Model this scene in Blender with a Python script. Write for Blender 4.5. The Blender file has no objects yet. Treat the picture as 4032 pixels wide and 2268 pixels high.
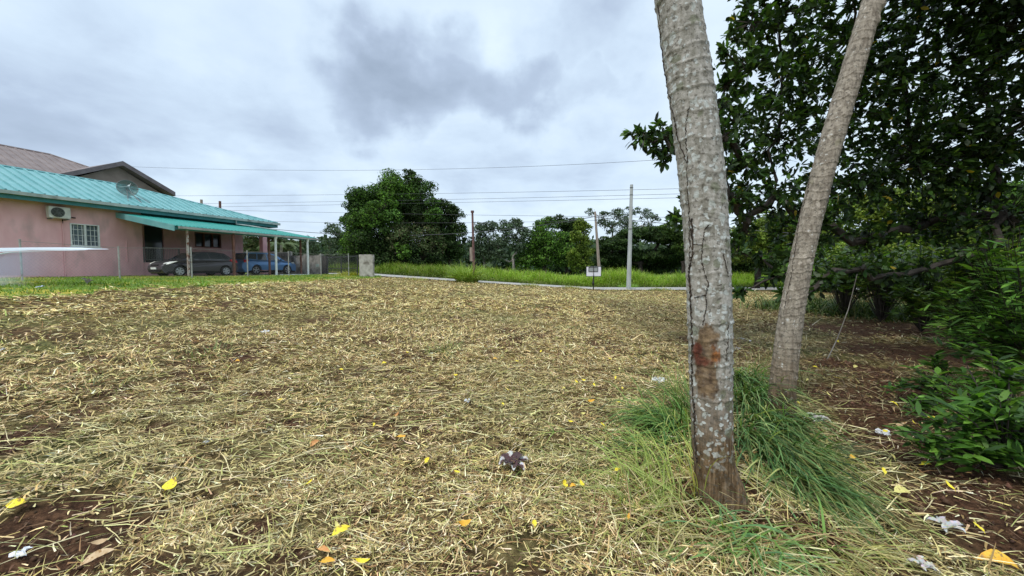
import bpy, bmesh, math, random
import numpy as np
from mathutils import Vector, Matrix
random.seed(7); RNG = np.random.default_rng(11)
SC = bpy.context.scene; COL = SC.collection

# ------------------------------------------------------------------ camera
F = 1500.0; CX, CY = 2016.0, 1134.0; PITCH = math.atan(76/1500); EYE = 1.6
cam = bpy.data.cameras.new('camera'); cam.sensor_width = 36; cam.lens = F/4032*36
cam.clip_start = 0.05; cam.clip_end = 3000
camo = bpy.data.objects.new('camera', cam); COL.objects.link(camo)
camo.location = (0, 0, EYE); camo.rotation_euler = (math.pi/2 - PITCH, 0, 0)
SC.camera = camo
SC.view_settings.view_transform = 'Standard'; SC.view_settings.look = 'None'
SC.view_settings.gamma = 1; SC.view_settings.exposure = 0.5
SUN_EL, SUN_AZ = math.radians(58), math.radians(215)     # azimuth clockwise from +Y

# ------------------------------------------------------------------ world
W = bpy.data.worlds.new('World'); SC.world = W; W.use_nodes = True
def world():
    nt = W.node_tree; nt.nodes.clear(); N = nt.nodes.new; L = nt.links.new
    out = N('ShaderNodeOutputWorld'); bg = N('ShaderNodeBackground'); L(bg.outputs[0], out.inputs[0])
    bg.inputs[1].default_value = 0.1
    sky = N('ShaderNodeTexSky'); sky.sky_type = 'NISHITA'; sky.sun_disc = False
    sky.sun_elevation = SUN_EL; sky.sun_rotation = SUN_AZ
    tc = N('ShaderNodeTexCoord'); sep = N('ShaderNodeSeparateXYZ'); L(tc.outputs['Generated'], sep.inputs[0])
    def M(op, a, b=None, c=None, clamp=False):
        m = N('ShaderNodeMath'); m.operation = op; m.use_clamp = clamp
        for i, v in enumerate((a, b, c)):
            if v is None: continue
            if isinstance(v, (int, float)): m.inputs[i].default_value = v
            else: L(v, m.inputs[i])
        return m.outputs[0]
    zz = M('ADD', M('MAXIMUM', sep.outputs[2], 0.0), 0.22)
    u = M('DIVIDE', sep.outputs[0], zz); v = M('DIVIDE', sep.outputs[1], zz)
    cb = N('ShaderNodeCombineXYZ'); L(u, cb.inputs[0]); L(v, cb.inputs[1])
    def noise(scale, detail, rough, dist=0.0, off=0.0):
        n = N('ShaderNodeTexNoise'); n.inputs['Scale'].default_value = scale; n.inputs['Detail'].default_value = detail
        n.inputs['Roughness'].default_value = rough; n.inputs['Distortion'].default_value = dist
        mp = N('ShaderNodeVectorMath'); mp.operation = 'ADD'; mp.inputs[1].default_value = (off, off*.7, off*1.3)
        L(cb.outputs[0], mp.inputs[0]); L(mp.outputs[0], n.inputs['Vector']); return n.outputs[0]
    n1 = noise(1.1, 7, .55, .3, 3.1); n2 = noise(3.4, 6, .55, .2, 9.0); n3 = noise(0.45, 3, .5, 0, 5.0)
    # large dark cloud bodies hanging at fixed places in the sky
    dirs = [(1560, 360, .27, .85), (1740, 310, .22, .7), (1440, 380, .24, .75), (1900, 350, .25, .85), (2080, 330, .20, .75), (1750, 190, .15, .5), (2300, 180, .24, .45),
            (2340, 350, .15, .45), (120, 560, .3, .5), (700, 480, .4, .38), (950, 560, .4, .32), (1900, 640, .4, .25), (300, 380, .4, .28), (2300, 600, .3, .22), (350, 600, .3, .35), (1150, 420, .25, .25), (2420, 420, .2, .3)]
    acc = None
    nv = N('ShaderNodeVectorMath'); nv.operation = 'NORMALIZE'; L(tc.outputs['Generated'], nv.inputs[0])
    nc = N('ShaderNodeTexNoise'); nc.inputs['Scale'].default_value = 4.5; nc.inputs['Detail'].default_value = 6; L(nv.outputs[0], nc.inputs['Vector'])
    sb = N('ShaderNodeVectorMath'); sb.operation = 'SUBTRACT'; L(nc.outputs['Color'], sb.inputs[0]); sb.inputs[1].default_value = (.5, .5, .5)
    sca = N('ShaderNodeVectorMath'); sca.operation = 'SCALE'; sca.inputs['Scale'].default_value = 0.42; L(sb.outputs[0], sca.inputs[0])
    wv = N('ShaderNodeVectorMath'); wv.operation = 'ADD'; L(nv.outputs[0], wv.inputs[0]); L(sca.outputs[0], wv.inputs[1])
    for px, py, r, s in dirs:
        dd = ray(px, py).normalized()
        sx = N('ShaderNodeVectorMath'); sx.operation = 'SUBTRACT'; L(wv.outputs[0], sx.inputs[0]); sx.inputs[1].default_value = dd
        ml = N('ShaderNodeVectorMath'); ml.operation = 'MULTIPLY'; L(sx.outputs[0], ml.inputs[0]); ml.inputs[1].default_value = (1, 1, 1.9)
        ln = N('ShaderNodeVectorMath'); ln.operation = 'LENGTH'; L(ml.outputs[0], ln.inputs[0])
        k = N('ShaderNodeMapRange'); k.interpolation_type = 'SMOOTHSTEP'
        k.inputs[1].default_value = r; k.inputs[2].default_value = r*.15; k.inputs[3].default_value = 0; k.inputs[4].default_value = s
        L(ln.outputs['Value'], k.inputs[0])
        acc = k.outputs[0] if acc is None else M('MAXIMUM', acc, k.outputs[0])
    tex = M('MULTIPLY_ADD', n2, .55, M('MULTIPLY', n1, .9))
    tex = M('MULTIPLY', M('SUBTRACT', tex, .64), 1.15)
    dk = M('ADD', M('MULTIPLY', acc, .84), M('MULTIPLY', tex, M('MULTIPLY_ADD', acc, .3, .95)), clamp=False)
    dk = M('MAXIMUM', dk, 0.0); dk = M('MINIMUM', dk, 1.0)
    ramp = N('ShaderNodeValToRGB'); L(dk, ramp.inputs[0]); e = ramp.color_ramp.elements
    e[0].position = 0; e[0].color = (.73, .86, .97, 1); e[1].position = 1; e[1].color = (.33, .41, .53, 1)
    a = e.new(.3); a.color = (.60, .73, .88, 1); b = e.new(.6); b.color = (.45, .55, .70, 1)
    up = N('ShaderNodeMapRange'); L(sep.outputs[2], up.inputs[0]); up.inputs[1].default_value = .62; up.inputs[2].default_value = .95  # overhead sky, above the frame, brightened to throw more light on the ground
    up.inputs[3].default_value = 8.2; up.inputs[4].default_value = 17.0
    vm = N('ShaderNodeVectorMath'); vm.operation = 'SCALE'; L(ramp.outputs[0], vm.inputs[0]); L(up.outputs[0], vm.inputs['Scale'])
    mx = N('ShaderNodeMix'); mx.data_type = 'RGBA'; mx.inputs[0].default_value = .93
    L(sky.outputs[0], mx.inputs[6]); L(vm.outputs[0], mx.inputs[7]); L(mx.outputs[2], bg.inputs[0])
def ray(px, py):
    a = (px-CX)/F; b = (CY-py)/F; c, s = math.cos(PITCH), math.sin(PITCH)
    return Vector((a, c+b*s, b*c-s))
world()
sun = bpy.data.lights.new('sun', 'SUN'); sun.energy = 1.5; sun.angle = math.radians(10); sun.color = (1, .95, .86)
suno = bpy.data.objects.new('sun', sun); COL.objects.link(suno)
sd = Vector((math.sin(SUN_AZ)*math.cos(SUN_EL), math.cos(SUN_AZ)*math.cos(SUN_EL), math.sin(SUN_EL)))
suno.rotation_euler = sd.to_track_quat('Z', 'Y').to_euler(); suno.location = sd*100

# ------------------------------------------------------------------ terrain
def sst(a, b, x):
    t = np.clip((x-a)/(b-a), 0, 1); return t*t*(3-2*t)
_lat = RNG.random((256, 256))
def vnoise(x, y):
    xi = np.floor(x).astype(int); yi = np.floor(y).astype(int); fx = x-xi; fy = y-yi
    fx = fx*fx*(3-2*fx); fy = fy*fy*(3-2*fy)
    g = lambda i, j: _lat[i % 256, j % 256]
    return (g(xi, yi)*(1-fx)+g(xi+1, yi)*fx)*(1-fy)+(g(xi, yi+1)*(1-fx)+g(xi+1, yi+1)*fx)*fy
def fbm(x, y, o=4):
    s = 0; a = 1; t = 0
    for k in range(o):
        s = s+a*vnoise(x*2**k+17.3*k, y*2**k+9.1*k); t += a; a *= .55
    return s/t
def h0(x, y):
    x = np.asarray(x, float); y = np.asarray(y, float)
    u = np.clip((7-x)/19.5, 0, 1); u = u*.85+.15*u*u*(3-2*u)
    return 1.12*u*sst(1.5, 17, np.hypot(x, y))
def zone_field(x, y):        # 1 in the mown field, 0 outside
    return 1-lawnmask(x, y)
def ground(px, py):
    r = ray(px, py); t = .3
    for i in range(4000):
        p = r*t
        if EYE+p.z <= float(h0(p.x, p.y)): break
        t += .004+.004*t
    return Vector((p.x, p.y, float(h0(p.x, p.y))))
def at(px, py, Y):
    r = ray(px, py); p = r*(Y/r.y); p.z += EYE; return p
_lb = [ground(*q) for q in ((-1500, 1200), (0, 1163), (150, 1160), (330, 1153), (480, 1148), (800, 1126), (1150, 1112), (1350, 1103), (1500, 1097))]
LBX = np.array([p.x/p.y for p in _lb]); LBY = np.array([math.hypot(p.x, p.y) for p in _lb])
def lawnmask(x, y):
    x = np.asarray(x, float); y = np.asarray(y, float)
    t = np.where(y > .1, x/np.maximum(y, .1), -9.0)
    b = np.interp(t, LBX, LBY)+(fbm(x*1.3, y*1.3, 3)-.5)*1.6
    return ((t < LBX[-1]) & (np.hypot(x, y) > b) & (y > 0)).astype(float)
_soil = [(ground(400, 2110), .26), (ground(260, 2210), .3), (ground(560, 2060), .14), (ground(620, 1690), .13), (ground(1150, 1660), .12), (ground(150, 2080), .42), (ground(20, 2150), .4), (ground(330, 2010), .2), (ground(30, 1740), .4), (ground(3330, 1560), .65), (ground(3480, 1620), .6), (ground(3500, 1700), .5),
         (ground(3650, 1560), .9), (ground(3350, 1450), .7), (ground(3750, 1850), .5), (ground(3900, 2050), .6), (ground(3600, 1400), 1.4), (ground(3450, 1750), .35), (ground(3700, 2000), .25),
         (ground(1150, 2200), .10), (ground(2790, 2060), .40), (ground(2560, 2130), .22), (ground(3050, 2180), .32), (ground(3300, 2100), .35), (ground(2980, 1900), .3), (ground(950, 1420), .25), (ground(2560, 1480), .2), (ground(1000, 2100), .14), (ground(3350, 1300), 1.6), (ground(3600, 1300), 2.0)]
def soil(x, y):
    s = np.zeros_like(np.asarray(x, float))
    for p, r in _soil:
        s = np.maximum(s, 1-sst(r*.55, r*1.25, np.hypot(x-p.x, (y-p.y))+(fbm(x*4, y*4, 3)-.5)*.5*r))
    n = fbm(x*1.1+40, y*1.1+3, 4); s = np.maximum(s, .75*sst(.60, .70, n)*sst(0, 1, 1))
    return s
def micro(x, y):
    r = np.hypot(x, y)
    a = (fbm(x*2.2, y*2.2, 3)-.5)*.11+(fbm(x*6+5, y*6, 3)-.5)*.075
    a = a+(fbm(x*22, y*22+3, 2)-.5)*.02*(r < 9)
    far = sst(8, 16, r)*(1-sst(26, 30, y))
    a = a+far*(fbm(x*1.6+9, y*2.6, 3)-.5)*.12
    roadside = sst(27.3, 28.3, y)
    return a*(1-.8*lawnmask(x, y))*(1-roadside)
def H(x, y): return h0(x, y)+micro(x, y)
def gz(x, y): return float(H(np.array([x]), np.array([y]))[0])

# ------------------------------------------------------------------ materials
def mat(name, base=(.5, .5, .5), rough=.8, metal=0, spec=.3, alpha=None, emit=None):
    m = bpy.data.materials.new(name); m.use_nodes = True; b = m.node_tree.nodes['Principled BSDF']
    b.inputs['Base Color'].default_value = (*base, 1); b.inputs['Roughness'].default_value = rough
    b.inputs['Metallic'].default_value = metal; b.inputs['Specular IOR Level'].default_value = spec
    if alpha is not None: b.inputs['Alpha'].default_value = alpha
    return m
def noisy(name, c1, c2, scale=8, rough=.8, metal=0, spec=.3, detail=5, lo=.35, hi=.65, bump=.0, bscale=30, c3=None, s3=1.0, lo3=.55, hi3=.7, stretch=(1, 1, 1)):
    m = mat(name, c1, rough, metal, spec); nt = m.node_tree; N = nt.nodes.new; L = nt.links.new; b = nt.nodes['Principled BSDF']
    tc = N('ShaderNodeTexCoord'); mp = N('ShaderNodeMapping'); mp.inputs['Scale'].default_value = stretch; L(tc.outputs['Object'], mp.inputs[0])
    n = N('ShaderNodeTexNoise'); n.inputs['Scale'].default_value = scale; n.inputs['Detail'].default_value = detail; L(mp.outputs[0], n.inputs['Vector'])
    r = N('ShaderNodeValToRGB'); e = r.color_ramp.elements; e[0].position = lo; e[1].position = hi; e[0].color = (*c1, 1); e[1].color = (*c2, 1)
    L(n.outputs[0], r.inputs[0]); o = r.outputs[0]
    if c3:
        n3 = N('ShaderNodeTexNoise'); n3.inputs['Scale'].default_value = s3; n3.inputs['Detail'].default_value = 6; L(mp.outputs[0], n3.inputs['Vector'])
        k = N('ShaderNodeMapRange'); k.inputs[1].default_value = lo3; k.inputs[2].default_value = hi3; L(n3.outputs[0], k.inputs[0])
        mx = N('ShaderNodeMix'); mx.data_type = 'RGBA'; L(k.outputs[0], mx.inputs[0]); L(o, mx.inputs[6]); mx.inputs[7].default_value = (*c3, 1); o = mx.outputs[2]
    L(o, b.inputs['Base Color'])
    if bump:
        nb = N('ShaderNodeTexNoise'); nb.inputs['Scale'].default_value = bscale; nb.inputs['Detail'].default_value = 6; L(mp.outputs[0], nb.inputs['Vector'])
        bp = N('ShaderNodeBump'); bp.inputs['Strength'].default_value = bump; bp.inputs['Distance'].default_value = .02; L(nb.outputs[0], bp.inputs['Height']); L(bp.outputs[0], b.inputs['Normal'])
    return m
def colmat(name, rough=.6, spec=.25, trans=.25, tint=(1, 1, 1)):
    m = bpy.data.materials.new(name); m.use_nodes = True; nt = m.node_tree; N = nt.nodes.new; L = nt.links.new; b = nt.nodes['Principled BSDF']
    a = N('ShaderNodeAttribute'); a.attribute_name = 'Col'; L(a.outputs['Color'], b.inputs['Base Color'])
    b.inputs['Roughness'].default_value = rough; b.inputs['Specular IOR Level'].default_value = spec
    if trans:
        t = N('ShaderNodeBsdfTranslucent'); mu = N('ShaderNodeMix'); mu.data_type = 'RGBA'; mu.blend_type = 'MULTIPLY'; mu.inputs[0].default_value = 1
        L(a.outputs['Color'], mu.inputs[6]); mu.inputs[7].default_value = (1.3, 1.4, .6, 1); L(mu.outputs[2], t.inputs[0])
        mx = N('ShaderNodeMixShader'); mx.inputs[0].default_value = trans
        L(b.outputs[0], mx.inputs[1]); L(t.outputs[0], mx.inputs[2]); L(mx.outputs[0], nt.nodes['Material Output'].inputs[0])
    return m
LEAF = colmat('leaf', .45, .4, .34); FARLEAF = colmat('far_leaf', .7, .15, .2); STRAW = colmat('straw', .7, .25, .0); GRASS = colmat('grass_blade', .5, .3, .25)
SOLIDCOL = colmat('painted_by_attribute', .8, .2, 0)
BARKD = noisy('bark_dark', (.03, .025, .02), (.075, .06, .05), 6, .9, bump=.5)
BARKG = noisy('bark_grey', (.14, .12, .10), (.30, .28, .25), 4, .9, bump=.4)

# ------------------------------------------------------------------ mesh helpers
def setp(o, label=None, cat=None, group=None, kind=None):
    for k, v in (('label', label), ('category', cat), ('group', group), ('kind', kind)):
        if v: o[k] = v
    return o
def link(name, me, m=None, parent=None):
    o = bpy.data.objects.new(name, me); COL.objects.link(o)
    if m is not None and me is not None and not me.materials: me.materials.append(m)
    if parent is not None:
        o.parent = parent; o.matrix_parent_inverse = Matrix.Translation(parent.location).inverted() if parent.rotation_euler.z == 0 else Matrix()
    return o
def empty(name, loc, label, cat, group=None, rz=0):
    o = bpy.data.objects.new(name, None); COL.objects.link(o); o.location = loc; o.rotation_euler.z = rz; o.empty_display_size = .2
    return setp(o, label, cat, group)
def npmesh(name, V, faces_n, idx, colors=None, smooth=False):
    me = bpy.data.meshes.new(name); V = np.ascontiguousarray(V, np.float32).reshape(-1, 3); idx = np.asarray(idx, np.int32).ravel(); nf = len(idx)//faces_n
    me.vertices.add(len(V)); me.vertices.foreach_set('co', V.ravel()); me.loops.add(len(idx)); me.loops.foreach_set('vertex_index', idx)
    me.polygons.add(nf); me.polygons.foreach_set('loop_start', np.arange(0, len(idx), faces_n, dtype=np.int32))
    try: me.polygons.foreach_set('loop_total', np.full(nf, faces_n, np.int32))
    except Exception: pass
    if smooth: me.polygons.foreach_set('use_smooth', np.ones(nf, bool))
    if colors is not None:
        c = np.ones((nf, 4), np.float32); c[:, :3] = colors
        at_ = me.attributes.new('Col', 'FLOAT_COLOR', 'FACE'); at_.data.foreach_set('color', c.ravel())
    me.update(calc_edges=True); return me
class MB:
    def __init__(s): s.v = []; s.f = []
    def add(s, V, Fs):
        o = len(s.v); s.v += [tuple(p) for p in V]; s.f += [tuple(i+o for i in f) for f in Fs]; return s
    def hexa(s, P): return s.add(P, [(0, 3, 2, 1), (4, 5, 6, 7), (0, 1, 5, 4), (1, 2, 6, 5), (2, 3, 7, 6), (3, 0, 4, 7)])
    def box(s, x0, x1, y0, y1, z0, z1): return s.hexa([(x0, y0, z0), (x1, y0, z0), (x1, y1, z0), (x0, y1, z0), (x0, y0, z1), (x1, y0, z1), (x1, y1, z1), (x0, y1, z1)])
    def tube(s, pts, rad, n=8, caps=True):
        pts = [Vector(p) for p in pts]; k = len(pts)
        if not hasattr(rad, '__len__'): rad = [rad]*k
        ref = Vector((0, 0, 1)); V = []
        for i, p in enumerate(pts):
            t = (pts[min(i+1, k-1)]-pts[max(i-1, 0)]).normalized()
            a = t.cross(ref)
            if a.length < .05: a = t.cross(Vector((0, 1, 0)))
            a.normalize(); b = t.cross(a).normalized()
            for j in range(n):
                q = 2*math.pi*j/n; V.append(p+(a*math.cos(q)+b*math.sin(q))*rad[i])
        Fs = [(i*n+j, i*n+(j+1) % n, (i+1)*n+(j+1) % n, (i+1)*n+j) for i in range(k-1) for j in range(n)]
        if caps: Fs += [tuple(range(n))[::-1], tuple(range((k-1)*n, k*n))]
        return s.add(V, Fs)
    def prism(s, poly, y0, y1):      # polygon in x,z extruded along y
        n = len(poly); V = [(x, y0, z) for x, z in poly]+[(x, y1, z) for x, z in poly]
        return s.add(V, [tuple(range(n)), tuple(range(2*n-1, n-1, -1))]+[((i+1) % n, i, n+i, n+(i+1) % n) for i in range(n)])
    def mesh(s, name, smooth=False, bevel=0):
        me = bpy.data.meshes.new(name); me.from_pydata(s.v, [], s.f)
        bm = bmesh.new(); bm.from_mesh(me); bmesh.ops.recalc_face_normals(bm, faces=bm.faces)
        if bevel:
            bmesh.ops.bevel(bm, geom=[e for e in bm.edges if len(e.link_faces) == 2 and e.calc_face_angle(0) > .5], offset=bevel, segments=2, affect='EDGES', clamp_overlap=True)
        bm.to_mesh(me); bm.free()
        if smooth: me.polygons.foreach_set('use_smooth', [True]*len(me.polygons))
        return me
    def build(s, name, m, parent=None, smooth=False, bevel=0, **k): return setp(link(name, s.mesh(name, smooth, bevel), m, parent), **k)

def unit(v): return v/np.maximum(np.linalg.norm(v, axis=-1, keepdims=True), 1e-9)
def blades(P, az, el, Ln, wd, droop, col, seg=4, jitter=0):
    """curved tapering blades as strips; arrays of N"""
    n = len(P); pts = [P]; cur = P.copy(); e = el.copy(); a = az.copy()
    for k in range(seg):
        st = Ln/seg; dirv = np.stack([np.cos(e)*np.cos(a), np.cos(e)*np.sin(a), np.sin(e)], -1)
        cur = cur+dirv*st[:, None]; pts.append(cur); e = e-droop/seg
        if jitter: a = a+RNG.normal(0, jitter, n)
    side = np.stack([-np.sin(az), np.cos(az), RNG.normal(0, .35, n)], -1); side = unit(side)
    V = np.zeros((n, seg+1, 2, 3))
    for k in range(seg+1):
        w = wd*(1-.85*(k/seg)**1.6)*.5
        V[:, k, 0] = pts[k]-side*w[:, None]; V[:, k, 1] = pts[k]+side*w[:, None]
    base = np.arange(n)[:, None]*(2*(seg+1)); idx = []
    for k in range(seg): idx.append(base+np.array([2*k, 2*k+1, 2*k+3, 2*k+2])[None])
    idx = np.stack(idx, 1).reshape(-1, 4)
    return V.reshape(-1, 3), idx, np.repeat(col, seg, axis=0)
def kites(C, dirv, nrm, Ln, wd, col, fold=0.0):
    """leaves: kite quads; C base, dirv along, nrm face normal"""
    dirv = unit(dirv); side = unit(np.cross(nrm, dirv)); n = len(C)
    up = unit(np.cross(dirv, side))
    V = np.zeros((n, 6, 3)); L_ = Ln[:, None]; w = wd[:, None]*.5
    V[:, 0] = C; V[:, 1] = C+dirv*L_*.3+side*w*.9; V[:, 2] = C+dirv*L_*.68+side*w*.85-up*L_*.06
    V[:, 3] = C+dirv*L_-up*L_*.16; V[:, 4] = C+dirv*L_*.68-side*w*.85-up*L_*.06; V[:, 5] = C+dirv*L_*.3-side*w*.9
    b = np.arange(n)[:, None]*6
    idx = np.stack([b+np.array([0, 1, 2, 5])[None], b+np.array([5, 2, 3, 4])[None]], 1).reshape(-1, 4)
    return V.reshape(-1, 3), idx, np.repeat(col, 2, axis=0)
def simplekites(C, dirv, nrm, Ln, wd, col):
    dirv = unit(dirv); side = unit(np.cross(nrm, dirv)); L_ = Ln[:, None]; w = wd[:, None]*.5; n = len(C)
    V = np.stack([C-dirv*L_*.5, C+side*w, C+dirv*L_*.5, C-side*w], 1)
    return V.reshape(-1, 3), np.arange(4*n).reshape(-1, 4), col
def palette(n, cols, wts, j=.12):
    c = np.array(cols)[RNG.choice(len(cols), n, p=np.array(wts)/sum(wts))]
    return np.clip(c*(1+RNG.normal(0, j, (n, 1)))*(1+RNG.normal(0, j*.3, (n, 3))), .004, .95)

# ------------------------------------------------------------------ ground sheets
ROADP = [(60, 30.6), (30, 30.6), (7, 30.6), (-3, 30.8), (-9, 31.6), (-14, 33.6), (-20, 37.8), (-30, 47), (-45, 62), (-70, 85)]
def groundmat():
    m = bpy.data.materials.new('field_soil_and_clippings'); m.use_nodes = True; nt = m.node_tree; N = nt.nodes.new; L = nt.links.new; b = nt.nodes['Principled BSDF']
    b.inputs['Roughness'].default_value = .95; b.inputs['Specular IOR Level'].default_value = .1
    g = N('ShaderNodeNewGeometry'); a = N('ShaderNodeAttribute'); a.attribute_name = 'zone'; sp = N('ShaderNodeSeparateXYZ'); L(a.outputs['Vector'], sp.inputs[0])
    def nz(s, d, st=(1, 1, 1), rough=.6):
        mp = N('ShaderNodeMapping'); mp.inputs['Scale'].default_value = st; L(g.outputs['Position'], mp.inputs[0])
        n = N('ShaderNodeTexNoise'); n.inputs['Scale'].default_value = s; n.inputs['Detail'].default_value = d; n.inputs['Roughness'].default_value = rough; L(mp.outputs[0], n.inputs['Vector']); return n.outputs[0]
    def ramp(f, *els):
        r = N('ShaderNodeValToRGB'); L(f, r.inputs[0]); e = r.color_ramp.elements
        e[0].position, e[0].color = els[0][0], (*els[0][1], 1); e[1].position, e[1].color = els[-1][0], (*els[-1][1], 1)
        for p, c in els[1:-1]: q = e.new(p); q.color = (*c, 1)
        return r.outputs[0]
    def mix(f, c1, c2):
        mx = N('ShaderNodeMix'); mx.data_type = 'RGBA'; L(f, mx.inputs[0]); L(c1, mx.inputs[6]); L(c2, mx.inputs[7]); return mx.outputs[2]
    straw = ramp(nz(9, 8, (1, 1.7, 1), .75), (.36, (.035, .02, .012)), (.47, (.12, .08, .035)), (.58, (.27, .21, .09)), (.72, (.46, .37, .18)))
    grn = ramp(nz(14, 6), (.38, (.045, .05, .018)), (.6, (.19, .18, .065)), (.75, (.36, .33, .13)))
    k = N('ShaderNodeMapRange'); k.inputs[1].default_value = .48; k.inputs[2].default_value = .66; L(nz(.6, 4), k.inputs[0]); straw = mix(k.outputs[0], straw, grn)
    so = ramp(nz(25, 6), (.3, (.022, .012, .007)), (.5, (.08, .040, .022)), (.72, (.18, .095, .052)))
    c = mix(sp.outputs[0], straw, so)
    verge = ramp(nz(3, 6), (.3, (.04, .07, .015)), (.6, (.10, .17, .03)), (.75, (.2, .25, .06)))
    c = mix(sp.outputs[1], c, verge); L(c, b.inputs['Base Color'])
    bp = N('ShaderNodeBump'); bp.inputs['Strength'].default_value = .9; bp.inputs['Distance'].default_value = .05
    L(nz(14, 7, (1, 1.5, 1), .75), bp.inputs['Height']); L(bp.outputs[0], b.inputs['Normal'])
    return m
GROUND = groundmat()
LAWN = noisy('lawn_turf', (.09, .15, .025), (.17, .25, .035), 5, .95, spec=.1, bump=.8, bscale=9, c3=(.36, .31, .05), s3=.9, lo3=.5, hi3=.62, detail=8)
def roadY(x):
    q = sorted(ROADP); return np.interp(x, [p[0] for p in q], [p[1] for p in q])
def terrain():
    rs = [0.0]; r = .5
    while r < 700: rs.append(r); r *= 1.0135 if r < 45 else 1.06
    rs = np.array(rs[1:]); th = np.concatenate([np.radians(np.linspace(-64, 64, 560)), np.radians(np.linspace(64, 296, 60))[1:-1]])
    R_, T = np.meshgrid(rs, th, indexing='ij'); X = R_*np.sin(T); Y = R_*np.cos(T); Z = H(X, Y)
    dist = Y-roadY(X)
    Z = np.where((dist > -2.6) & (dist < 2.2) & (X < 60), h0(X, Y)-.05, Z)
    Z = Z+np.where(dist > 2.2, .35*sst(3, 6, dist)*(fbm(X*.3, Y*.3, 3)+.2), 0)
    nr, nt_ = X.shape; V = np.stack([X, Y, Z], -1).reshape(-1, 3)
    i = np.arange(nr-1)[:, None]*nt_; j = np.arange(nt_)[None]; j2 = (j+1) % nt_
    q = np.stack([i+j, i+j2, i+nt_+j2, i+nt_+j], -1).reshape(-1, 4)[:, ::-1]
    C = V[q].mean(1); lm = lawnmask(C[:, 0], C[:, 1]) > .5
    zs = soil(V[:, 0], V[:, 1])*(1-sst(14, 22, np.hypot(V[:, 0], V[:, 1])))
    vg = np.clip(sst(-2.7, -2.4, (V[:, 1]-roadY(V[:, 0]))), 0, 1)
    shade_soil = 0
    for nm, sel, mt in (('ground', ~lm, GROUND), ('lawn', lm, LAWN)):
        qq = q[sel]; used = np.unique(qq); remap = np.zeros(len(V), int); remap[used] = np.arange(len(used))
        me = npmesh(nm, V[used], 4, remap[qq], smooth=True)
        z = np.zeros((len(used), 3), np.float32); z[:, 0] = zs[used]; z[:, 1] = vg[used]
        a = me.attributes.new('zone', 'FLOAT_VECTOR', 'POINT'); a.data.foreach_set('vector', z.ravel())
        setp(link(nm, me, mt), kind='structure')
    # centre disc under the camera
    c = MB(); c.add([(rs[0]*math.sin(t), rs[0]*math.cos(t), gz(rs[0]*math.sin(t), rs[0]*math.cos(t))) for t in th], [tuple(range(len(th)))])
terrain()
def road():
    m = noisy('road_asphalt_pale', (.29, .28, .265), (.38, .365, .35), 3, .9, spec=.15, c3=(.27, .25, .23), s3=.7)
    P = [Vector((x, y, 0)) for x, y in ROADP]; V = []; Fs = []; hw = 1.9; k = 0; pts = []
    for a, b in zip(P, P[1:]):
        n = max(2, int((b-a).length/1.0))
        pts += [a.lerp(b, i/n) for i in range(n)]
    pts.append(P[-1])
    for i, p in enumerate(pts):
        t = (pts[min(i+1, len(pts)-1)]-pts[max(i-1, 0)]).normalized(); nn = Vector((-t.y, t.x, 0))
        for s in (-1, -.5, 0, .5, 1):
            q = p+nn*s*hw; V.append((q.x, q.y, float(h0(q.x, q.y))+.02+.05*(1-s*s)))
    for i in range(len(pts)-1):
        for j in range(4): Fs.append((i*5+j, i*5+j+1, i*5+6+j, i*5+5+j))
    MB().add(V, Fs).build('road', m, smooth=True, kind='structure')
road()

# ------------------------------------------------------------------ house frame
ang = math.atan((2560-2016)/1500*math.cos(PITCH)); DV = Vector((math.sin(ang), math.cos(ang), 0)); NV = Vector((DV.y, -DV.x, 0))
def P(s, m, z): return DV*s+NV*m+Vector((0, 0, z))
def hb(mb, s0, s1, m0, m1, z0, z1): return mb.hexa([P(s0, m0, z0), P(s1, m0, z0), P(s1, m1, z0), P(s0, m1, z0), P(s0, m0, z1), P(s1, m0, z1), P(s1, m1, z1), P(s0, m1, z1)])
SLAB = 1.14
PINK = noisy('pink_plaster', (.70, .39, .41), (.78, .465, .485), 2.2, .9, spec=.15, c3=(.50, .33, .33), s3=1.3, lo3=.54, hi3=.74, bump=.25, bscale=40, stretch=(1, 1, .45))
TEAL = noisy('teal_roof_paint', (.11, .29, .30), (.16, .36, .37), 1.5, .45, spec=.4, c3=(.10, .30, .31), s3=.6, lo3=.5, hi3=.75)
GTEAL = noisy('green_teal_roof_paint', (.025, .23, .20), (.035, .29, .25), 2, .45, spec=.4)
DTEAL = noisy('dark_teal_fascia', (.025, .15, .16), (.04, .20, .21), 2, .5, spec=.4)
GUT = noisy('pale_gutter', (.28, .34, .32), (.42, .46, .43), 2, .6, c3=(.2, .22, .2), s3=1.5)
GUT2 = noisy('grey_gutter', (.24, .24, .23), (.36, .36, .34), 2, .6, c3=(.15, .13, .12), s3=1.5)
WHITE = noisy('white_frame', (.62, .64, .64), (.75, .77, .77), 6, .5)
GLASSD = mat('dark_window_glass', (.03, .035, .045), .08, 0, .6)
GLASSC = noisy('curtained_glass', (.05, .07, .09), (.16, .19, .22), 5, .15, spec=.6)
DARK = mat('dark_void', (.012, .012, .014), .9)
CONC = noisy('weathered_concrete', (.20, .19, .17), (.34, .32, .29), 3, .95, bump=.5, c3=(.07, .065, .055), s3=1.4, lo3=.5, hi3=.65)
BROWNW = noisy('brown_wood_post', (.10, .045, .035), (.18, .08, .06), 8, .8)
BRROOF = noisy('brown_roof_paint', (.155, .118, .112), (.21, .165, .155), 1.2, .6, spec=.3)
BRFASC = noisy('brown_fascia', (.12, .095, .10), (.17, .14, .145), 2, .6)
BRWALL = noisy('tan_plaster', (.22, .17, .15), (.27, .21, .19), 2, .9)
RAILM = noisy('grey_metal', (.12, .13, .13), (.22, .23, .23), 9, .6, .3)

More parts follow.
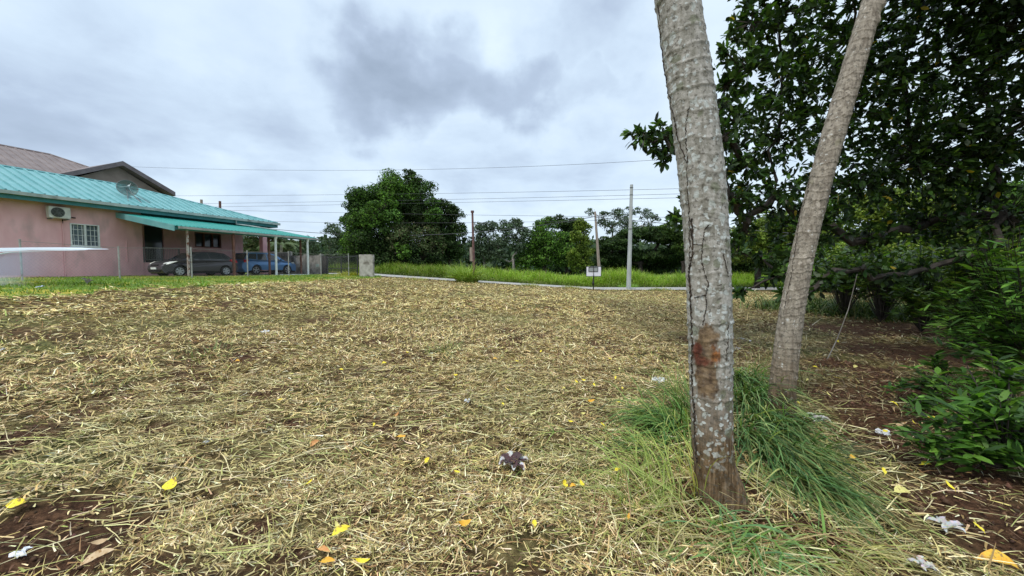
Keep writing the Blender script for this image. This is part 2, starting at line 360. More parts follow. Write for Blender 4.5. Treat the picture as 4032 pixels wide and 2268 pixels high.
def seams(mb, A, B, C_, D_, step, w=.05, hgt=.045):
    """raised ribs on roof quad: A,B eave ends, C_,D_ ridge ends (C_ above B); ribs run up the slope, clipped by hips"""
    e = (B-A); Ln = e.length; e = e/Ln; nrm = e.cross(D_-A).normalized()
    if nrm.z < 0: nrm = -nrm
    upv = nrm.cross(e).normalized()
    if upv.z < 0: upv = -upv
    top = (D_-A).dot(upv); d0 = (D_-A).dot(e); c0 = (C_-A).dot(e); x = step*.5
    while x < Ln:
        t = top
        if x < d0 and d0 > 0: t = top*x/d0
        if x > c0 and c0 < Ln: t = min(t, top*(Ln-x)/(Ln-c0))
        if t > .1:
            a = A+e*x; b = a+upv*t
            s_ = e*w*.5; h_ = nrm*hgt
            mb.hexa([a-s_, a+s_, b+s_, b-s_, a-s_*.5+h_, a+s_*.5+h_, b+s_*.5+h_, b-s_*.5+h_])
        x += step
def roofplane(mb, A, B, C_, D_, th=.05):
    dn = Vector((0, 0, -th)); mb.hexa([A+dn, B+dn, C_+dn, D_+dn, A, B, C_, D_])

def bungalow():
    T = empty('bungalow', P(13, -32, SLAB), 'pink plastered bungalow with a teal ribbed metal roof at the left of the field', 'house')
    EZ, RZ = 5.38, 7.25; EM, RM = -29.2, -33.7; BM = -38.2; s0, s1 = -2.0, 23.4
    # walls: front wall with window opening
    w = MB(); z0, z1 = .8, EZ-.12; ws0, ws1, wz0, wz1 = 11.53, 12.72, 2.84, 4.10
    hb(w, s0+.6, ws0, -30.2, -30, z0, z1); hb(w, ws1, 14.7, -30.2, -30, z0, z1)
    hb(w, ws0, ws1, -30.2, -30, z0, wz0); hb(w, ws0, ws1, -30.2, -30, wz1, z1)
    hb(w, 14.5, 14.7, -31.5, -30.2, z0, z1)
    # recessed wall behind the verandah with door and triple window openings
    hb(w, 14.7, 15.45, -31.5, -31.3, z0, z1); hb(w, 15.45, 16.5, -31.5, -31.3, 4.45, z1)
    hb(w, 16.5, 18.4, -31.5, -31.3, z0, z1); hb(w, 18.4, 20.2, -31.5, -31.3, z0, 3.2); hb(w, 18.4, 20.2, -31.5, -31.3, 4.25, z1)
    hb(w, 20.2, 21.9, -31.5, -31.3, z0, z1); hb(w, 21.7, 21.9, -37.5, -31.5, z0, z1); hb(w, s0+.6, 21.9, -37.7, -37.5, z0, z1)
    hb(w, s0+.4, s0+.6, -37.7, -30, z0, z1)
    w.build('wall', PINK, T)
    b = MB(); hb(b, 14.72, 16.75, -31.28, -30.05, .8, 2.0); b.build('verandah_base', PINK, T)
    p = MB(); hb(p, 23.45, 23.85, -31.5, -31.1, .9, z1); p.build('pillar', PINK, T)
    c = MB(); hb(c, 14.7, 22.9, -31.3, -29.9, z1-.35, z1); hb(c, 21.9, 22.9, -37.5, -31.3, z1-.35, z1); c.build('soffit', DTEAL, T)
    u = MB(); hb(u, 14.72, 22.9, -29.98, -29.9, 4.72, z1-.36); u.build('upper_band', DTEAL, T)
    # roof
    A, B = P(s0, EM, EZ), P(s1, EM, EZ); D_, C_ = P(s0+5, RM, RZ), P(15.6, RM, RZ)
    A2, B2 = P(s0, BM, EZ), P(s1, BM, EZ)
    r = MB(); roofplane(r, A, B, C_, D_); roofplane(r, B2, A2, D_, C_)
    r.add([B, B2, C_], [(0, 1, 2)]); r.add([A, A2, D_], [(0, 2, 1)])
    seams(r, A, B, C_, D_, .42, .12, .075)
    r.tube([D_+Vector((0, 0, .02)), C_+Vector((0, 0, .02))], .07, 6); r.tube([C_+Vector((0, 0, .02)), B+Vector((0, 0, .02))], .06, 6)
    r.build('roof', TEAL, T)
    f = MB(); hb(f, s0, s1, EM-.08, EM-.03, EZ-.38, EZ-.06); hb(f, s1-.06, s1, BM, EM-.08, EZ-.38, EZ-.06); hb(f, s0, s1-.06, -29.9, EM-.08, EZ-.30, EZ-.27); f.build('fascia', DTEAL, T)
    g = MB(); hb(g, s0, s1+.12, EM-.02, EM+.12, EZ-.17, EZ-.02); hb(g, s0, s1+.12, EM+.12, EM+.14, EZ-.17, EZ+.0); g.build('gutter', GUT, T)
    d = MB(); d.tube([P(19.95, EM+.05, EZ-.15), P(19.95, EM+.05, EZ-.45), P(20.5, EM+.5, 4.86), P(22.0, -27.6, 4.62)], .05, 8); d.build('downpipe', GUT, T)
    for s, z in ((11.25, .9), (13.9, 2.0)):
        q = MB(); q.tube([P(s, -29.96, z), P(s, -29.96, 4.15 if s < 12 else 3.3)], .025, 6); q.build('wall_pipe', PINK, T)
    # window with grille
    fr = MB(); m0, m1 = -30.08, -29.97
    for a, b_ in ((ws0, ws0+.06), (ws1-.06, ws1), ((ws0+ws1)/2-.03, (ws0+ws1)/2+.03)): hb(fr, a, b_, m0, m1, wz0, wz1)
    for a, b_ in ((wz0, wz0+.07), (wz1-.05, wz1)): hb(fr, ws0+.06, ws1-.06, m0, m1-.003, a, b_)
    hb(fr, ws0-.05, ws1+.05, -30.0, -29.93, wz0-.06, wz0-.002)
    W_ = fr.build('window', WHITE, T)
    gl = MB(); hb(gl, ws0+.05, ws1-.05, -30.13, -30.11, wz0+.05, wz1-.04); gl.build('pane', GLASSC, W_)
    gr = MB()
    for i in range(1, 7):
        s = ws0+(ws1-ws0)*i/7; gr.tube([P(s, -30.09, wz0+.05), P(s, -30.09, wz1-.04)], .014, 5)
    for i in range(1, 4):
        z = wz0+(wz1-wz0)*i/4; gr.tube([P(ws0+.05, -30.085, z), P(ws1-.05, -30.085, z)], .014, 5)
    gr.build('grille', WHITE, W_)
    fr = MB(); 
    for a in (18.4, 18.98, 19.58, 20.14): hb(fr, a, a+.07, -31.4, -31.28, 3.2, 4.25)
    for z in (3.2, 4.19): hb(fr, 18.47, 20.14, -31.4, -31.285, z, z+.06)
    W2 = fr.build('window', BROWNW, T)
    gl = MB(); hb(gl, 18.4, 20.2, -31.45, -31.43, 3.2, 4.25); gl.build('pane', GLASSD, W2)
    dr = MB(); hb(dr, 15.46, 16.49, -31.45, -31.41, 1.9, 4.44); dr.build('doorway', GLASSD, T)
    rl = MB()
    for z in (2.14, 2.93): hb(rl, 14.75, 16.75, -30.12, -30.07, z, z+.05)
    for i in range(22): rl.tube([P(14.8+i*.09, -30.1, 2.15), P(14.8+i*.09, -30.1, 2.95)], .008, 5)
    for i in (0, .95, 1.92): hb(rl, 14.75+i, 14.81+i, -30.13, -30.06, 2.0, 2.98)
    rl.build('railing', RAILM, T)
    # left edge window sliver
    fr = MB(); hb(fr, 8.0, 8.98, -30.06, -29.96, 2.9, 4.1); fr.build('window', WHITE, T)
    gl = MB(); hb(gl, 8.06, 8.92, -29.95, -29.94, 2.96, 4.04); gl.build('pane', GLASSC, T)
bungalow()

def carport():
    T = empty('carport', P(18, -27, SLAB), 'lean-to carport with a sloping teal roof in front of the pink bungalow', 'carport')
    s0, s1 = 13.45, 22.9; zi, zo = 4.92, 3.97; mi, mo = -29.85, -24.5
    A, B, C_, D_ = P(s0, mo, zo), P(s1, mo, zo), P(s1, mi, zi), P(s0, mi, zi)
    r = MB(); roofplane(r, A, B, C_, D_, .03); seams(r, A, B, C_, D_, .21, .08, .035); r.build('roof', GTEAL, T)
    f = MB(); dn = Vector((0, 0, -.30)); o = -DV*.04
    f.hexa([A+dn+o, A+dn, D_+dn, D_+dn+o, A+o+Vector((0, 0, .02)), A+Vector((0, 0, .02)), D_+Vector((0, 0, .02)), D_+o+Vector((0, 0, .02))]); f.build('fascia', TEAL, T)
    g = MB(); hb(g, s0+.15, s1+.1, mo+.02, mo+.14, zo-.16, zo-.03); g.build('gutter', GUT2, T)
    b = MB(); hb(b, s0, s1, mo-.14, mo-.06, zo-.22, zo-.06); hb(b, s0, s1, -27.3, -27.2, 4.15, 4.3)
    for i in range(8):
        s = s0+.3+i*1.27; a_, b2 = P(s, mo-.06, zo-.08), P(s, mi, zi-.08); k = DV*.05; q = Vector((0, 0, -.1))
        b.hexa([a_+q, a_+k+q, b2+k+q, b2+q, a_, a_+k, b2+k, b2])
    b.build('roof_beam', DTEAL, T)
    RUST = noisy('rusty_white_post', (.45, .43, .41), (.28, .20, .17), 7, .8, c3=(.14, .05, .03), s3=5, lo3=.52, hi3=.6)
    for s, r_, mt, mm in ((14.1, .045, RUST, -24.62), (16.62, .06, BROWNW, -24.62), (19.30, .05, BROWNW, -25.0), (21.85, .05, BROWNW, -25.0)):
        q = MB(); hb(q, s-r_, s+r_, mm-r_, mm+r_, .95, zo-.14); q.build('post', mt, T)
    for s in (19.42, 22.05):
        q = MB(); q.tube([P(s, -24.52, .98), P(s, -24.52, zo-.15)], .075, 10); q.tube([P(s, -24.52, .98), P(s, -24.52, 1.06)], .13, 10); q.tube([P(s, -24.5, zo-.3), P(s, -24.45, zo-.14)], .09, 10); q.build('downpipe', WHITE, T)
    q = MB(); q.tube([P(19.5, -24.3, 1.14), P(21.9, -24.25, 1.13)], .06, 8); q.tube([P(20.0, -24.0, 1.08), P(22.8, -23.9, 1.1)], .045, 8); q.build('drain_pipe', WHITE, T)
    c = MB(); hb(c, 14.73, 27, -31.3, -24.4, .7, SLAB); c.build('driveway', noisy('driveway_concrete', (.22, .21, .2), (.30, .29, .27), 2, .9), None, kind='structure')
carport()

def brown_house():
    T = empty('house', P(10, -50, 1.1), 'large two-storey house with a brown ribbed roof and gable behind the bungalow', 'house')
    EZ, RZ = 8.75, 11.66; r = MB()
    s0, s1 = -6, 24.2; EM, BM, RM = -44, -56, -50
    A, B, C_, D_ = P(s0, EM, EZ), P(s1, EM, EZ), P(18.3, RM, RZ), P(s0+6, RM, RZ); A2, B2 = P(s0, BM, EZ), P(s1, BM, EZ)
    roofplane(r, A, B, C_, D_); roofplane(r, B2, A2, D_, C_); r.add([B, B2, C_], [(0, 1, 2)]); r.add([A, A2, D_], [(0, 2, 1)])
    seams(r, A, B, C_, D_, .5, .12, .05); r.tube([D_, C_], .1, 6); r.tube([C_, B], .09, 6); r.build('roof', BRROOF, T)
    # gable
    g = MB(); pk, gl, gr = P(19.45, -41.9, 10.62), P(15.75, -41.9, 8.72), P(23.15, -41.9, 8.72)
    bk = -NV*7.6; roofplane(g, gl, pk, pk+bk, gl+bk, .06); roofplane(g, pk, gr, gr+bk*.5, pk+bk, .06); g.build('gable_roof', BRROOF, T)
    f = MB(); dn = Vector((0, 0, -.34)); o = NV*.05; up = Vector((0, 0, .03))
    for a, b in ((gl, pk), (pk, gr)): f.hexa([a+dn, a+dn+o, b+dn+o, b+dn, a+up, a+o+up, b+o+up, b+up])
    for a, b in ((gl, pk), (pk, gr)):
        k = -NV*.8; f.hexa([a+dn, b+dn, b+dn+k, a+dn+k, a+dn+up, b+dn+up, b+dn+k+up, a+dn+k+up])
    hb(f, 23.1, 23.2, -46, -42, 8.4, 8.72); f.build('fascia', BRFASC, T)
    w = MB(); a, b, c = P(16.2, -42.6, 8.4), P(22.7, -42.6, 8.4), P(19.45, -42.6, 10.25); k = -NV*.2; w.add([a, b, c, a+k, b+k, c+k], [(0, 1, 2), (3, 5, 4), (0, 2, 5, 3), (1, 4, 5, 2)])
    hb(w, 16.2, 22.7, -55, -42.6, .8, 8.4); hb(w, s0+.7, 23.4, -55.3, -44.7, .8, 8.7); w.build('wall', BRWALL, T)
brown_house()

def dish():
    c = P(14.49, -30.9, 6.62); T = empty('satellite_dish', P(14.75, -30.0, 5.75), 'round grey-green mesh satellite dish on a tripod on the teal roof', 'satellite dish')
    ax = Vector((.78, -.58, .16)).normalized(); u = ax.cross(Vector((0, 0, 1))).normalized(); v = ax.cross(u); V = []; Fs = []; n = 28; R_ = .49
    for i in range(7):
        r = R_*i/6
        for j in range(n): q = 2*math.pi*j/n; V.append(c+(u*math.cos(q)+v*math.sin(q))*r+ax*(.28*(r/R_)**2-.14))
    for i in range(6):
        for j in range(n): Fs.append((i*n+j, i*n+(j+1) % n, (i+1)*n+(j+1) % n, (i+1)*n+j))
    me = mat('dish_mesh_metal', (.13, .19, .17), .6, .2, .3, alpha=.78)
    MB().add(V, Fs).build('reflector', me, T, smooth=True)
    b = MB()
    for k in range(8):
        q = 2*math.pi*k/8; b.tube([c-ax*.14, c+(u*math.cos(q)+v*math.sin(q))*R_+ax*.14], .012, 5)
    b.tube([c+(u*math.cos(q)+v*math.sin(q))*R_+ax*.14 for q in np.linspace(0, 2*math.pi, 30)], .014, 5)
    b.build('rim', RAILM, T)
    s = MB(); base = P(14.75, -30.0, 5.72); s.tube([c-ax*.12, base], .025, 6); s.tube([c-ax*.12, P(14.1, -30.0, 5.72)], .018, 6); s.tube([c-ax*.12, P(15.3, -30.2, 5.8)], .018, 6); s.tube([c-u*.55, c+u*.1+ax*.3], .02, 6); s.build('stand', RAILM, T)
    h = MB(); p = c+ax*.52; 
    for q in (0, 2.1, 4.2): h.tube([p, c+(u*math.cos(q)+v*math.sin(q))*R_*.8+ax*.05], .008, 5)
    h.tube([p, p+ax*.12], .05, 8); h.build('receiver', WHITE, T)
dish()
def aircon():
    T = empty('air_conditioner', P(11.0, -29.8, 4.25), 'white air conditioner outdoor unit high on the pink wall left of the window', 'air conditioner')
    CR = noisy('cream_casing', (.48, .48, .44), (.62, .62, .57), 4, .5)
    b = MB(); hb(b, 10.62, 11.42, -29.85, -29.52, 4.28, 4.88); b.build('casing', CR, T, bevel=.02)
    g = MB(); c = P(10.93, -29.49, 4.58)
    for r in (.06, .11, .16, .21, .25): g.tube([c+(DV*math.cos(q)+Vector((0, 0, 1))*math.sin(q))*r for q in np.linspace(0, 2*math.pi, 25)], .009, 5)
    for k in range(8):
        q = k*math.pi/4; g.tube([c, c+(DV*math.cos(q)+Vector((0, 0, 1))*math.sin(q))*.25], .007, 4)
    g.build('fan_guard', RAILM, T)
    k = MB(); c2 = P(10.93, -29.513, 4.58); k.tube([c2, c2+NV*.008], .245, 24); k.build('fan_opening', mat('fan_dark', (.03, .035, .03), .7), T)
    for sb in (10.7, 11.3): q = MB(); hb(q, sb, sb+.05, -30, -29.5, 4.22, 4.27); q.build('bracket', RAILM, T)
    q = MB(); q.tube([P(11.42, -29.9, 4.42), P(11.75, -29.95, 4.40)], .03, 6); q.tube([P(11.25, -29.95, 4.27), P(11.25, -29.95, 4.05)], .02, 6); q.build('hose', DARK, T)
aircon()

# ------------------------------------------------------------------ cars
def xform(origin, ax, ay):
    M_ = Matrix.Identity(4)
    for i in range(3): M_[i][0] = ax[i]; M_[i][1] = ay[i]; M_[i][3] = origin[i]
    return M_
def car(name, label, pos, heading, side, prof, green, wheels, wr, paint, wins, lights, tails, hw=.86, rails=False, plate=None, rim_spokes=6, handles=()):
    """local x forward from nose(0) backward(+), y lateral, z up; heading= direction from nose to tail"""
    T = empty(name, pos, label, 'car', 'cars parked under the carport')
    ax = heading; ay = Vector((-ax.y, ax.x, 0)); M_ = xform(pos, ax, ay)
    def add(mb, nm, mt, parent=T, **k):
        mb.v = [tuple(M_ @ Vector(v)) for v in mb.v]; return mb.build(nm, mt, parent, **k)
    # lower body outline with wheel arches
    bot = []; zb = .22
    for (xc) in wheels:
        R = wr+.07; a = [xc+R*math.cos(t) for t in np.linspace(math.pi, 0, 11)]; b = [wr+R*math.sin(t) for t in np.linspace(math.pi, 0, 11)]
        bot += [(x, max(z, zb)) for x, z in zip(a, b)]
    out = [prof[0]]+[(prof[0][0]+.12, zb)]+bot+[(prof[-1][0]-.15, zb)]+prof[::-1][:-1]
    cx_ = sum(p[0] for p in out)/len(out); cz_ = .6
    b = MB(); layers = [(-1, .955, .99), (-.985, .985, 1), (-.9, 1, 1), (.9, 1, 1), (.985, .985, 1), (1, .955, .99)]
    n = len(out); V = []
    for y, kx, kz in layers:
        for x, z in out:
            yy = y*hw; e = min(1, max(0, (x-out[0][0])/.7))*1; e2 = min(1, max(0, (prof[-1][0]-x)/.6)); tap = (.80+.20*math.sin(min(e, 1)*math.pi/2))*(.88+.12*math.sin(min(e2, 1)*math.pi/2))
            zc = 1-.05*max(0, (z-.55))*abs(y)
            V.append((cx_+(x-cx_)*kx, yy*tap*(1-.035*abs(z-.6)), z*zc if z > .5 else z))
    Fs = [tuple(range(n)), tuple(range(6*n-1, 5*n-1, -1))]
    for l in range(5):
        for i in range(n): j = (i+1) % n; Fs.append((l*n+i, l*n+j, (l+1)*n+j, (l+1)*n+i))
    b.add(V, Fs)
    gb = green; belt = gb[0][1]
    def gw(z): return hw*.93-(z-belt)*.42
    k = len(gb); V = []; fr = [1]
    for sgn in (-1, 1):
        for x, z in gb: V.append((x, sgn*gw(z), z))
    b.add(V, [tuple(range(k)), tuple(range(2*k-1, k-1, -1))]+[((i+1) % k, i, k+i, k+(i+1) % k) for i in range(k)])
    body = add(b, 'body', paint, bevel=.025)
    for poly in wins:
        for sgn in (-1, 1):
            w = MB(); w.add([(x, sgn*(gw(z)+.008), z) for x, z in poly]+[(x, sgn*(gw(z)-.02), z) for x, z in poly], [tuple(range(len(poly))), tuple(range(2*len(poly)-1, len(poly)-1, -1))]+[(i, (i+1) % len(poly), len(poly)+(i+1) % len(poly), len(poly)+i) for i in range(len(poly))])
            add(w, 'side_window', CARGLASS)
    for nm, (p0, p1) in (('windscreen', (gb[1], gb[0])), ('rear_window', (gb[-2], gb[-1]))):
        d_ = Vector((p1[0]-p0[0], 0, p1[1]-p0[1])); nn = Vector((-d_.z, 0, d_.x)).normalized()*(.012 if nm == 'rear_window' else -.012)
        if nm == 'windscreen' and nn.x > 0: nn = -nn
        if nm == 'rear_window' and nn.x < 0: nn = -nn
        a0 = .08; q0 = (p0[0]+d_.x*a0, p0[1]+d_.z*a0); q1 = (p0[0]+d_.x*.92, p0[1]+d_.z*.92)
        w = MB(); w.hexa([Vector((x, y, z))+o_ for o_ in (nn*-.5, nn) for (x, z, y) in ((*q0, -gw(q0[1])*.9), (*q0, gw(q0[1])*.9), (*q1, gw(q1[1])*.9), (*q1, -gw(q1[1])*.9))]); add(w, nm, CARGLASS)
    for xc in wheels:
        for sgn in (-1, 1):
            t = MB(); prof_t = [(.0, wr*.62), (.01, wr*.9), (.04, wr), (.17, wr), (.2, wr*.9), (.2, wr*.62)]; V = []; nn = 28
            for dy, r in prof_t:
                for j in range(nn): q = 2*math.pi*j/nn; V.append((xc+r*math.cos(q), sgn*(hw-.03-dy), wr+r*math.sin(q)))
            t.add(V, [(i*nn+j, i*nn+(j+1) % nn, (i+1)*nn+(j+1) % nn, (i+1)*nn+j) for i in range(5) for j in range(nn)])
            wh = add(t, 'wheel', TYRE, smooth=True)
            r_ = MB(); ri = wr*.64
            ring = [(xc+ri*math.cos(q), sgn*(hw-.035), wr+ri*math.sin(q)) for q in np.linspace(0, 2*math.pi, 29)]; r_.tube(ring, .016, 6)
            for s in range(rim_spokes):
                q = 2*math.pi*s/rim_spokes+.3; c_, s_ = math.cos(q), math.sin(q); tx, tz = -s_, c_; P0 = []
                for yy in (hw-.05, hw-.028):
                    for rr, ww in ((.03, .03), (ri, .055)): 
                        P0 += [(xc+c_*rr-tx*ww, sgn*yy, wr+s_*rr-tz*ww), (xc+c_*rr+tx*ww, sgn*yy, wr+s_*rr+tz*ww)]
                r_.add(P0, [(0, 1, 3, 2), (4, 6, 7, 5), (0, 2, 6, 4), (1, 5, 7, 3), (2, 3, 7, 6), (0, 4, 5, 1)])
            r_.tube([(xc, sgn*(hw-.05), wr), (xc, sgn*(hw-.02), wr)], .06, 10); add(r_, 'rim', RIM, wh)
            k_ = MB(); k_.tube([(xc, sgn*(hw-.09), wr), (xc, sgn*(hw-.075), wr)], ri, 20); add(k_, 'brake_disc', DARK, wh)
    for nm, lst, mt in (('headlight', lights, HEADL), ('tail_light', tails, TAILL)):
        for poly in lst:
            for sgn in (-1, 1):
                w = MB(); m_ = len(poly)
                w.add([(x, sgn*y, z) for x, y, z in poly], [tuple(range(m_))]); w.add([(x+(.05 if nm == 'headlight' else -.05), sgn*(y-.06), z) for x, y, z in poly], [tuple(range(m_))])
                w.f += [(i, (i+1) % m_, m_+(i+1) % m_, m_+i) for i in range(m_)]
                add(w, nm, mt)
    for (hx, hz) in handles:
        for sgn in (-1, 1): w = MB(); w.box(hx, hx+.17, sgn*hw*.965-.015*sgn, sgn*hw*.965+.02*sgn, hz, hz+.035); add(w, 'door_handle', paint)
    for sgn in (-1, 1):
        w = MB(); mx_ = gb[0][0]+.35; V = MB(); w.box(mx_, mx_+.16, sgn*(hw-.02), sgn*(hw+.17), belt+.0, belt+.13); add(w, 'mirror', paint, bevel=.03)
    u = MB(); u.box(.25, prof[-1][0]-.25, -hw+.06, hw-.06, .17, .30); add(u, 'underbody', DARK)
    if rails:
        for sgn in (-1, 1):
            y = sgn*(gw(gb[2][1])-.06); zt = gb[2][1]; w = MB(); w.tube([(gb[2][0]+.1, y, zt), (gb[2][0]+.25, y, zt+.06), (gb[-3][0]-.2, y, zt+.05), (gb[-3][0], y, zt-.01)], .02, 6); add(w, 'roof_rail', RIM)
    if plate:
        w = MB(); w.box(*plate); add(w, 'licence_plate', WHITE)
    return T, add, M_
CARGLASS = mat('car_glass', (.045, .05, .06), .06, 0, .7)
TYRE = mat('tyre_rubber', (.02, .02, .02), .85); RIM = mat('alloy_rim', (.36, .37, .39), .35, .5, .5)
HEADL = mat('headlight_lens', (.72, .72, .66), .15, 0, .6); TAILL = mat('tail_lens', (.55, .02, .03), .2, 0, .6)
def paintmat(name, c, m_=.3): return mat(name, c, .28, m_, .5)
# dark grey hatchback: nose towards the left of the picture
nose = P(13.52, -26.65, SLAB)
T1, add1, _ = car('parked_car', 'dark grey hatchback parked under the carport with its nose to the left', nose, DV, 1,
    [(.0, .42), (.03, .62), (.16, .76), (.5, .87), (1.05, .96), (3.6, 1.0), (4.05, .98), (4.22, .80), (4.25, .45)],
    [(1.0, .95), (1.75, 1.42), (2.15, 1.50), (2.9, 1.51), (3.45, 1.44), (4.08, .97)],
    (.82, 3.42), .315, paintmat('dark_grey_paint', (.06, .056, .064)),
    [[(1.42, .99), (1.85, 1.35), (2.12, 1.43), (2.42, 1.44), (2.50, .99)], [(2.58, .99), (2.50, 1.44), (2.95, 1.43), (3.20, 1.38), (3.30, 1.0)], [(3.36, 1.0), (3.26, 1.36), (3.42, 1.31), (3.72, 1.04)]],
    [[(.10, .60, .66), (.28, .84, .72), (.72, .875, .90), (.42, .78, .88), (.14, .62, .78)]],
    [[(3.78, .80, 1.07), (3.70, .845, .98), (3.88, .86, .86), (4.15, .84, .86), (4.14, .74, 1.0)]], handles=((2.25, .83), (3.15, .83)), plate=(-.035, -.01, -.24, .24, .42, .54))
w = MB(); w.box(-.015, .05, -.5, .5, .26, .36); add1(w, 'lower_grille', DARK)
w = MB(); w.box(.02, .09, -.32, .32, .62, .70); add1(w, 'grille', DARK)
# blue SUV facing away to the right
tail = P(24.05, -28.75, SLAB)
T2, add2, _ = car('parked_car', 'blue SUV with roof rails parked under the carport with its nose to the right', tail, -DV, 1,
    [(.0, .45), (.03, .75), (.25, .96), (.8, 1.05), (1.2, 1.10), (4.1, 1.14), (4.42, 1.08), (4.52, .85), (4.55, .48)],
    [(1.15, 1.09), (1.85, 1.58), (2.3, 1.68), (3.4, 1.70), (4.05, 1.64), (4.42, 1.12)],
    (.95, 3.60), .36, paintmat('blue_paint', (.09, .22, .44)),
    [[(1.55, 1.12), (1.98, 1.50), (2.3, 1.58), (2.55, 1.59), (2.60, 1.12)], [(2.68, 1.12), (2.64, 1.59), (3.3, 1.60), (3.45, 1.14)], [(3.52, 1.15), (3.38, 1.60), (3.95, 1.56), (4.12, 1.22)]],
    [[(.16, .68, .86), (.35, .86, .84), (.62, .885, 1.0), (.30, .80, 1.0)]],
    [[(4.30, .84, 1.20), (4.15, .875, 1.10), (4.25, .885, .93), (4.50, .84, .93), (4.45, .74, 1.15)]], hw=.89, rails=True, rim_spokes=5, handles=((2.35, .98), (3.30, .98)))

# ------------------------------------------------------------------ chain-link fence
def fence():
    T = empty('chain_link_fence', (-16.5, 18, 1.08), 'low rusty chain-link fence on pipe posts along the lawn in front of the carport', 'fence')
    PM = noisy('fence_pipe', (.30, .29, .28), (.42, .41, .40), 8, .7, .2, c3=(.16, .10, .07), s3=4)
    px = [(85, 945, 1108), (470, 972, 1106), (755, 975, 1101), (975, 988, 1094), (1137, 992, 1088), (1264, 999, 1087), (1373, 999, 1076)]
    k = [-2.7, 0, 2.6, 5.2, 7.8, 10.4, 12.9]; d = Vector((.46, .89, 0)); o = Vector((-17.2, 16.7, 0)); pts = []
    for (x, yt, yb), kk in zip(px, k):
        # real post: intersect pixel column with the fence line
        r = ray(x, 1060); den = r.x*d.y-r.y*d.x; t = (o.x*d.y-o.y*d.x)/den; q = r*t; z = float(h0(q.x, q.y)); tp = at(x, yt, q.y)
        pts.append((Vector((q.x, q.y, z)), Vector((q.x, q.y, tp.z))))
    for a, b in pts[:1]+pts[1:]:
        m = MB(); m.tube([a-Vector((0, 0, .1)), b], .03, 8); m.tube([b, b+Vector((0, 0, .03))], .036, 8); m.build('post', PM, T)
    w = MB(); st = .115
    for (a, at_), (b, bt) in zip(pts, pts[1:]):
        L_ = (b-a).length; Hh = 1.25; n = int(L_/st)
        def pt(u, v): 
            u = min(max(u, 0), L_); f = u/L_; g = a.lerp(b, f); tt = at_.lerp(bt, f); return g.lerp(tt-Vector((0, 0, .04)), v/Hh)
        for sg in (1, -1):
            for i in range(-int(Hh/st)-1, n+int(Hh/st)+1):
                u0 = i*st; u1 = u0+sg*Hh; v0, v1 = 0, Hh
                if sg > 0:
                    if u0 < 0: v0 = -u0; u0 = 0
                    if u1 > L_: v1 = Hh-(u1-L_); u1 = L_
                else:
                    if u0 > L_: v0 = u0-L_; u0 = L_
                    if u1 < 0: v1 = Hh+u1; u1 = 0
                if v1-v0 < .05 or u0 < 0 or u0 > L_: continue
                w.tube([pt(u0, v0), pt(u1, v1)], .0012, 3, caps=False)
        for v in (.02, Hh): w.tube([pt(0, v), pt(L_, v)], .006, 4)
    w.build('wire_mesh', mat('fence_wire', (.22, .21, .20), .7, .2), T)
fence()

